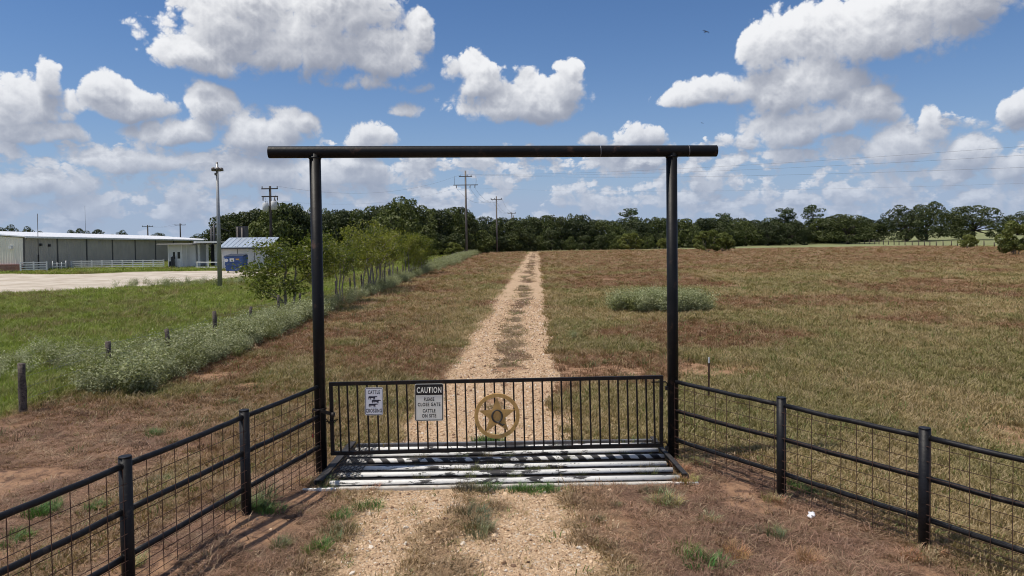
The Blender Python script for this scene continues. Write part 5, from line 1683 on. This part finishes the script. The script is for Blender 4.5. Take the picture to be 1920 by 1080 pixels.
# -- tufts standing out on the drive and the verge (green, olive, straw)
TUFT = [(1305, 1053, 'g', 1.3), (688, 950, 'g', 1.0), (640, 970, 'g', 1.0), (632, 1003, 'o', 1.2), (590, 1034, 'g', .9), (525, 1023, 'o', .8), (868, 962, 'o', 1.2), (906, 988, 'o', 1.4), (862, 914, 'o', 1.1), (922, 912, 'g', 1.2), (895, 916, 'o', 1.2),
        (975, 914, 'g', .9), (1000, 915, 'g', .9), (1025, 915, 'g', .8), (1225, 925, 'o', 1.0), (1255, 944, 's', 1.2), (1238, 946, 's', 1.0), (1380, 1033, 's', 1.3), (1525, 1052, 's', 1.0), (1328, 976, 's', .9), (1438, 1000, 'o', .9), (1160, 948, 'o', .6), (1120, 975, 'o', .6),
        (1500, 915, 'g', 1.1), (1515, 925, 'g', 1.0), (1560, 935, 'o', 1.0), (462, 960, 'o', 1.6), (450, 965, 'o', 1.3), (478, 968, 'g', 1.0), (500, 970, 'g', 1.0), (100, 955, 'g', 1.2), (60, 965, 'g', 1.2), (30, 1015, 'g', 1.2), (350, 800, 'o', 1.4), (430, 755, 'g', 1.1), (285, 815, 'g', 1.0),
        (610, 912, 'o', 1.0), (645, 838, 'g', .8), (905, 830, 'g', 1.4), (930, 826, 'g', 1.3), (1270, 880, 's', 1.3), (1285, 905, 's', 1.2), (1300, 872, 's', 1.2), (600, 900, 's', 1.0), (575, 905, 's', 1.1), (760, 905, 'o', .8), (700, 912, 's', .9), (1110, 900, 's', .8),
        (1470, 930, 's', .9), (1455, 938, 's', .9), (1735, 1038, 's', 1.0), (1720, 1045, 's', 1.0), (235, 1075, 's', 1.0), (300, 905, 'o', 1.1), (180, 955, 'g', 1.0)]
tv_ = [blades('tuft', 90, 0.05, 0.13, 0.12, 1.5, 0.006, 21), blades('tuft', 80, 0.05, 0.15, 0.11, 1.2, 0.006, 22)]
P_ = []; T_ = []; S_ = []
for px, py, c_, s_ in TUFT:
    g0 = on_ground(px, py)
    col = {'g': (0.120, 0.185, 0.055), 'o': (0.190, 0.185, 0.100), 's': (0.40, 0.29, 0.155)}[c_]
    for j in range(5):
        P_.append((g0.x + rnd.gauss(0, 0.07 * s_), g0.y + rnd.gauss(0, 0.07 * s_))); T_.append([q * rnd.uniform(.75, 1.3) for q in col]); S_.append(s_ * rnd.uniform(0.6, 1.05))
# weeds rooted in the pit of the cattle guard
for j in range(46):
    uu = rnd.uniform(-2.0, 2.3); vv = rnd.uniform(-0.7, 0.7)
    P_.append((GUARD_C.x + uu, GUARD_C.y + vv)); T_.append(rnd.choice([(0.13, 0.15, 0.05), (0.20, 0.16, 0.09), (0.16, 0.17, 0.06)])); S_.append(rnd.uniform(0.8, 1.3))
P_ = np.array(P_); n = len(P_)
zz = terrain(P_[:, 0], P_[:, 1])
guard_rows = np.arange(n) >= n - 46
rot, s = mk(n, 0.1)
zz = np.where(guard_rows, -0.06, zz)
S_ = np.array(S_)[:, None] * np.ones((n, 3))
S_[guard_rows] *= np.array([0.7, 0.7, 1.25])
scatter('grass_tufts', tv_, np.stack([P_[:, 0], P_[:, 1], zz], 1), rot, S_, np.array(T_), rng.integers(0, 2, n), 'scattered green and straw tufts on the gravel drive and verge', 'grass')

# -- silver-leaved weeds
wv = [weed_asset(s_) for s_ in (61, 62, 63)]
X_, Y_, Z_ = [], [], []
def weeds(n, fx, fy, hs):
    for _ in range(n):
        y_ = fy(); X_.append(fx(y_)); Y_.append(y_); Z_.append(hs())
weeds(460, lambda y_: rnd.triangular(-11.2, -8.6, -9.6), lambda: rnd.uniform(16.0, 33.0), lambda: rnd.uniform(0.55, 1.0))
weeds(90, lambda y_: rnd.triangular(-9.6, -8.5, -9.0), lambda: rnd.uniform(15.8, 26.0), lambda: rnd.uniform(0.5, 0.8))
weeds(110, lambda y_: rnd.uniform(-16.5, -11.3) - 0.15 * (y_ - 20), lambda: rnd.triangular(18.5, 25.0, 21), lambda: rnd.uniform(0.4, 0.8))
weeds(260, lambda y_: rnd.triangular(-10.6, -8.6, -9.5), lambda: rnd.uniform(33, 75), lambda: rnd.uniform(0.55, 0.95))
weeds(320, lambda y_: rnd.triangular(-10.6, -7.6, -9.3) + 0.01 * (y_ - 70), lambda: rnd.uniform(70, 150), lambda: rnd.uniform(0.8, 1.4))
weeds(340, lambda y_: 7.1 + rnd.triangular(-2.5, 2.5, 0.4), lambda: 33.2 + rnd.triangular(-2.0, 2.0, 0), lambda: rnd.uniform(0.65, 1.2))
weeds(5, lambda y_: 2.25 + rnd.gauss(0, 0.12), lambda: 24.0 + rnd.gauss(0, 0.15), lambda: rnd.uniform(0.3, 0.45))
weeds(60, lambda y_: rnd.uniform(-34, -24), lambda: rnd.uniform(57, 63), lambda: rnd.uniform(0.5, 1.0))
weeds(40, lambda y_: rnd.uniform(-16, -10.8), lambda: rnd.uniform(15.5, 40), lambda: rnd.uniform(0.25, 0.5))
x = np.array(X_); y = np.array(Y_); hs = np.array(Z_); n = len(x)
rot, s = mk(n, 0.12)
tint = np.array((0.335, 0.350, 0.200)) * rng.uniform(0.70, 1.15, (n, 1))
tint = np.where((rng.random(n) < 0.22)[:, None], np.array((0.190, 0.200, 0.075)), tint)
scl = np.stack([hs * 1.15, hs * 1.15, hs], 1)
scatter('silver_weeds', wv, np.stack([x, y, terrain(x, y) - 0.03], 1), rot, scl, tint, rng.integers(0, 3, n), 'silvery grey green weeds massed along the wire fence and in the field', 'weeds')

# -- stones on the drive
pv = [pebble(s_) for s_ in range(5)]
x, y = wedge(230000, 5.0, 40, 0.0, 3.4)
m = masks(x, y); u, v = guard_uv(x, y)
ing = (np.abs(u) < GUARD_HW + 0.1) & (v > -GUARD_HD - 0.12) & (v < GUARD_HD + 0.15)
pr = np.clip(m['gravel'], 0.015, 1) * np.clip(0.55 + 0.9 * (fbm(x * 1.7, y * 1.7, 211, 3) - 0.35), 0.1, 1)
keep = (rng.random(len(x)) < pr) & ~ing
x, y = x[keep][:110000], y[keep][:110000]; n = len(x)
rot, _ = mk(n, 0.6)
sz = np.exp(rng.normal(math.log(0.0078), 0.55, n)) * (1 + np.clip((y - 9) / 14, 0, 1.8))
sz = np.clip(sz, 0.006, 0.045)
t_ = rng.random((n, 1))
tint = np.array((0.42, 0.275, 0.165)) * (1 - t_) + np.array((0.72, 0.54, 0.365)) * t_
tint = np.where(rng.random((n, 1)) < 0.08, np.array((0.68, 0.60, 0.50)), tint)
tint = np.where(rng.random((n, 1)) < 0.07, np.array((0.20, 0.125, 0.085)), tint)
scatter('gravel', pv, np.stack([x, y, terrain(x, y) + sz * 0.15], 1), rot, np.stack([sz] * 3, 1), tint, rng.integers(0, 5, n), 'pale tan limestone gravel on the drive', 'gravel')
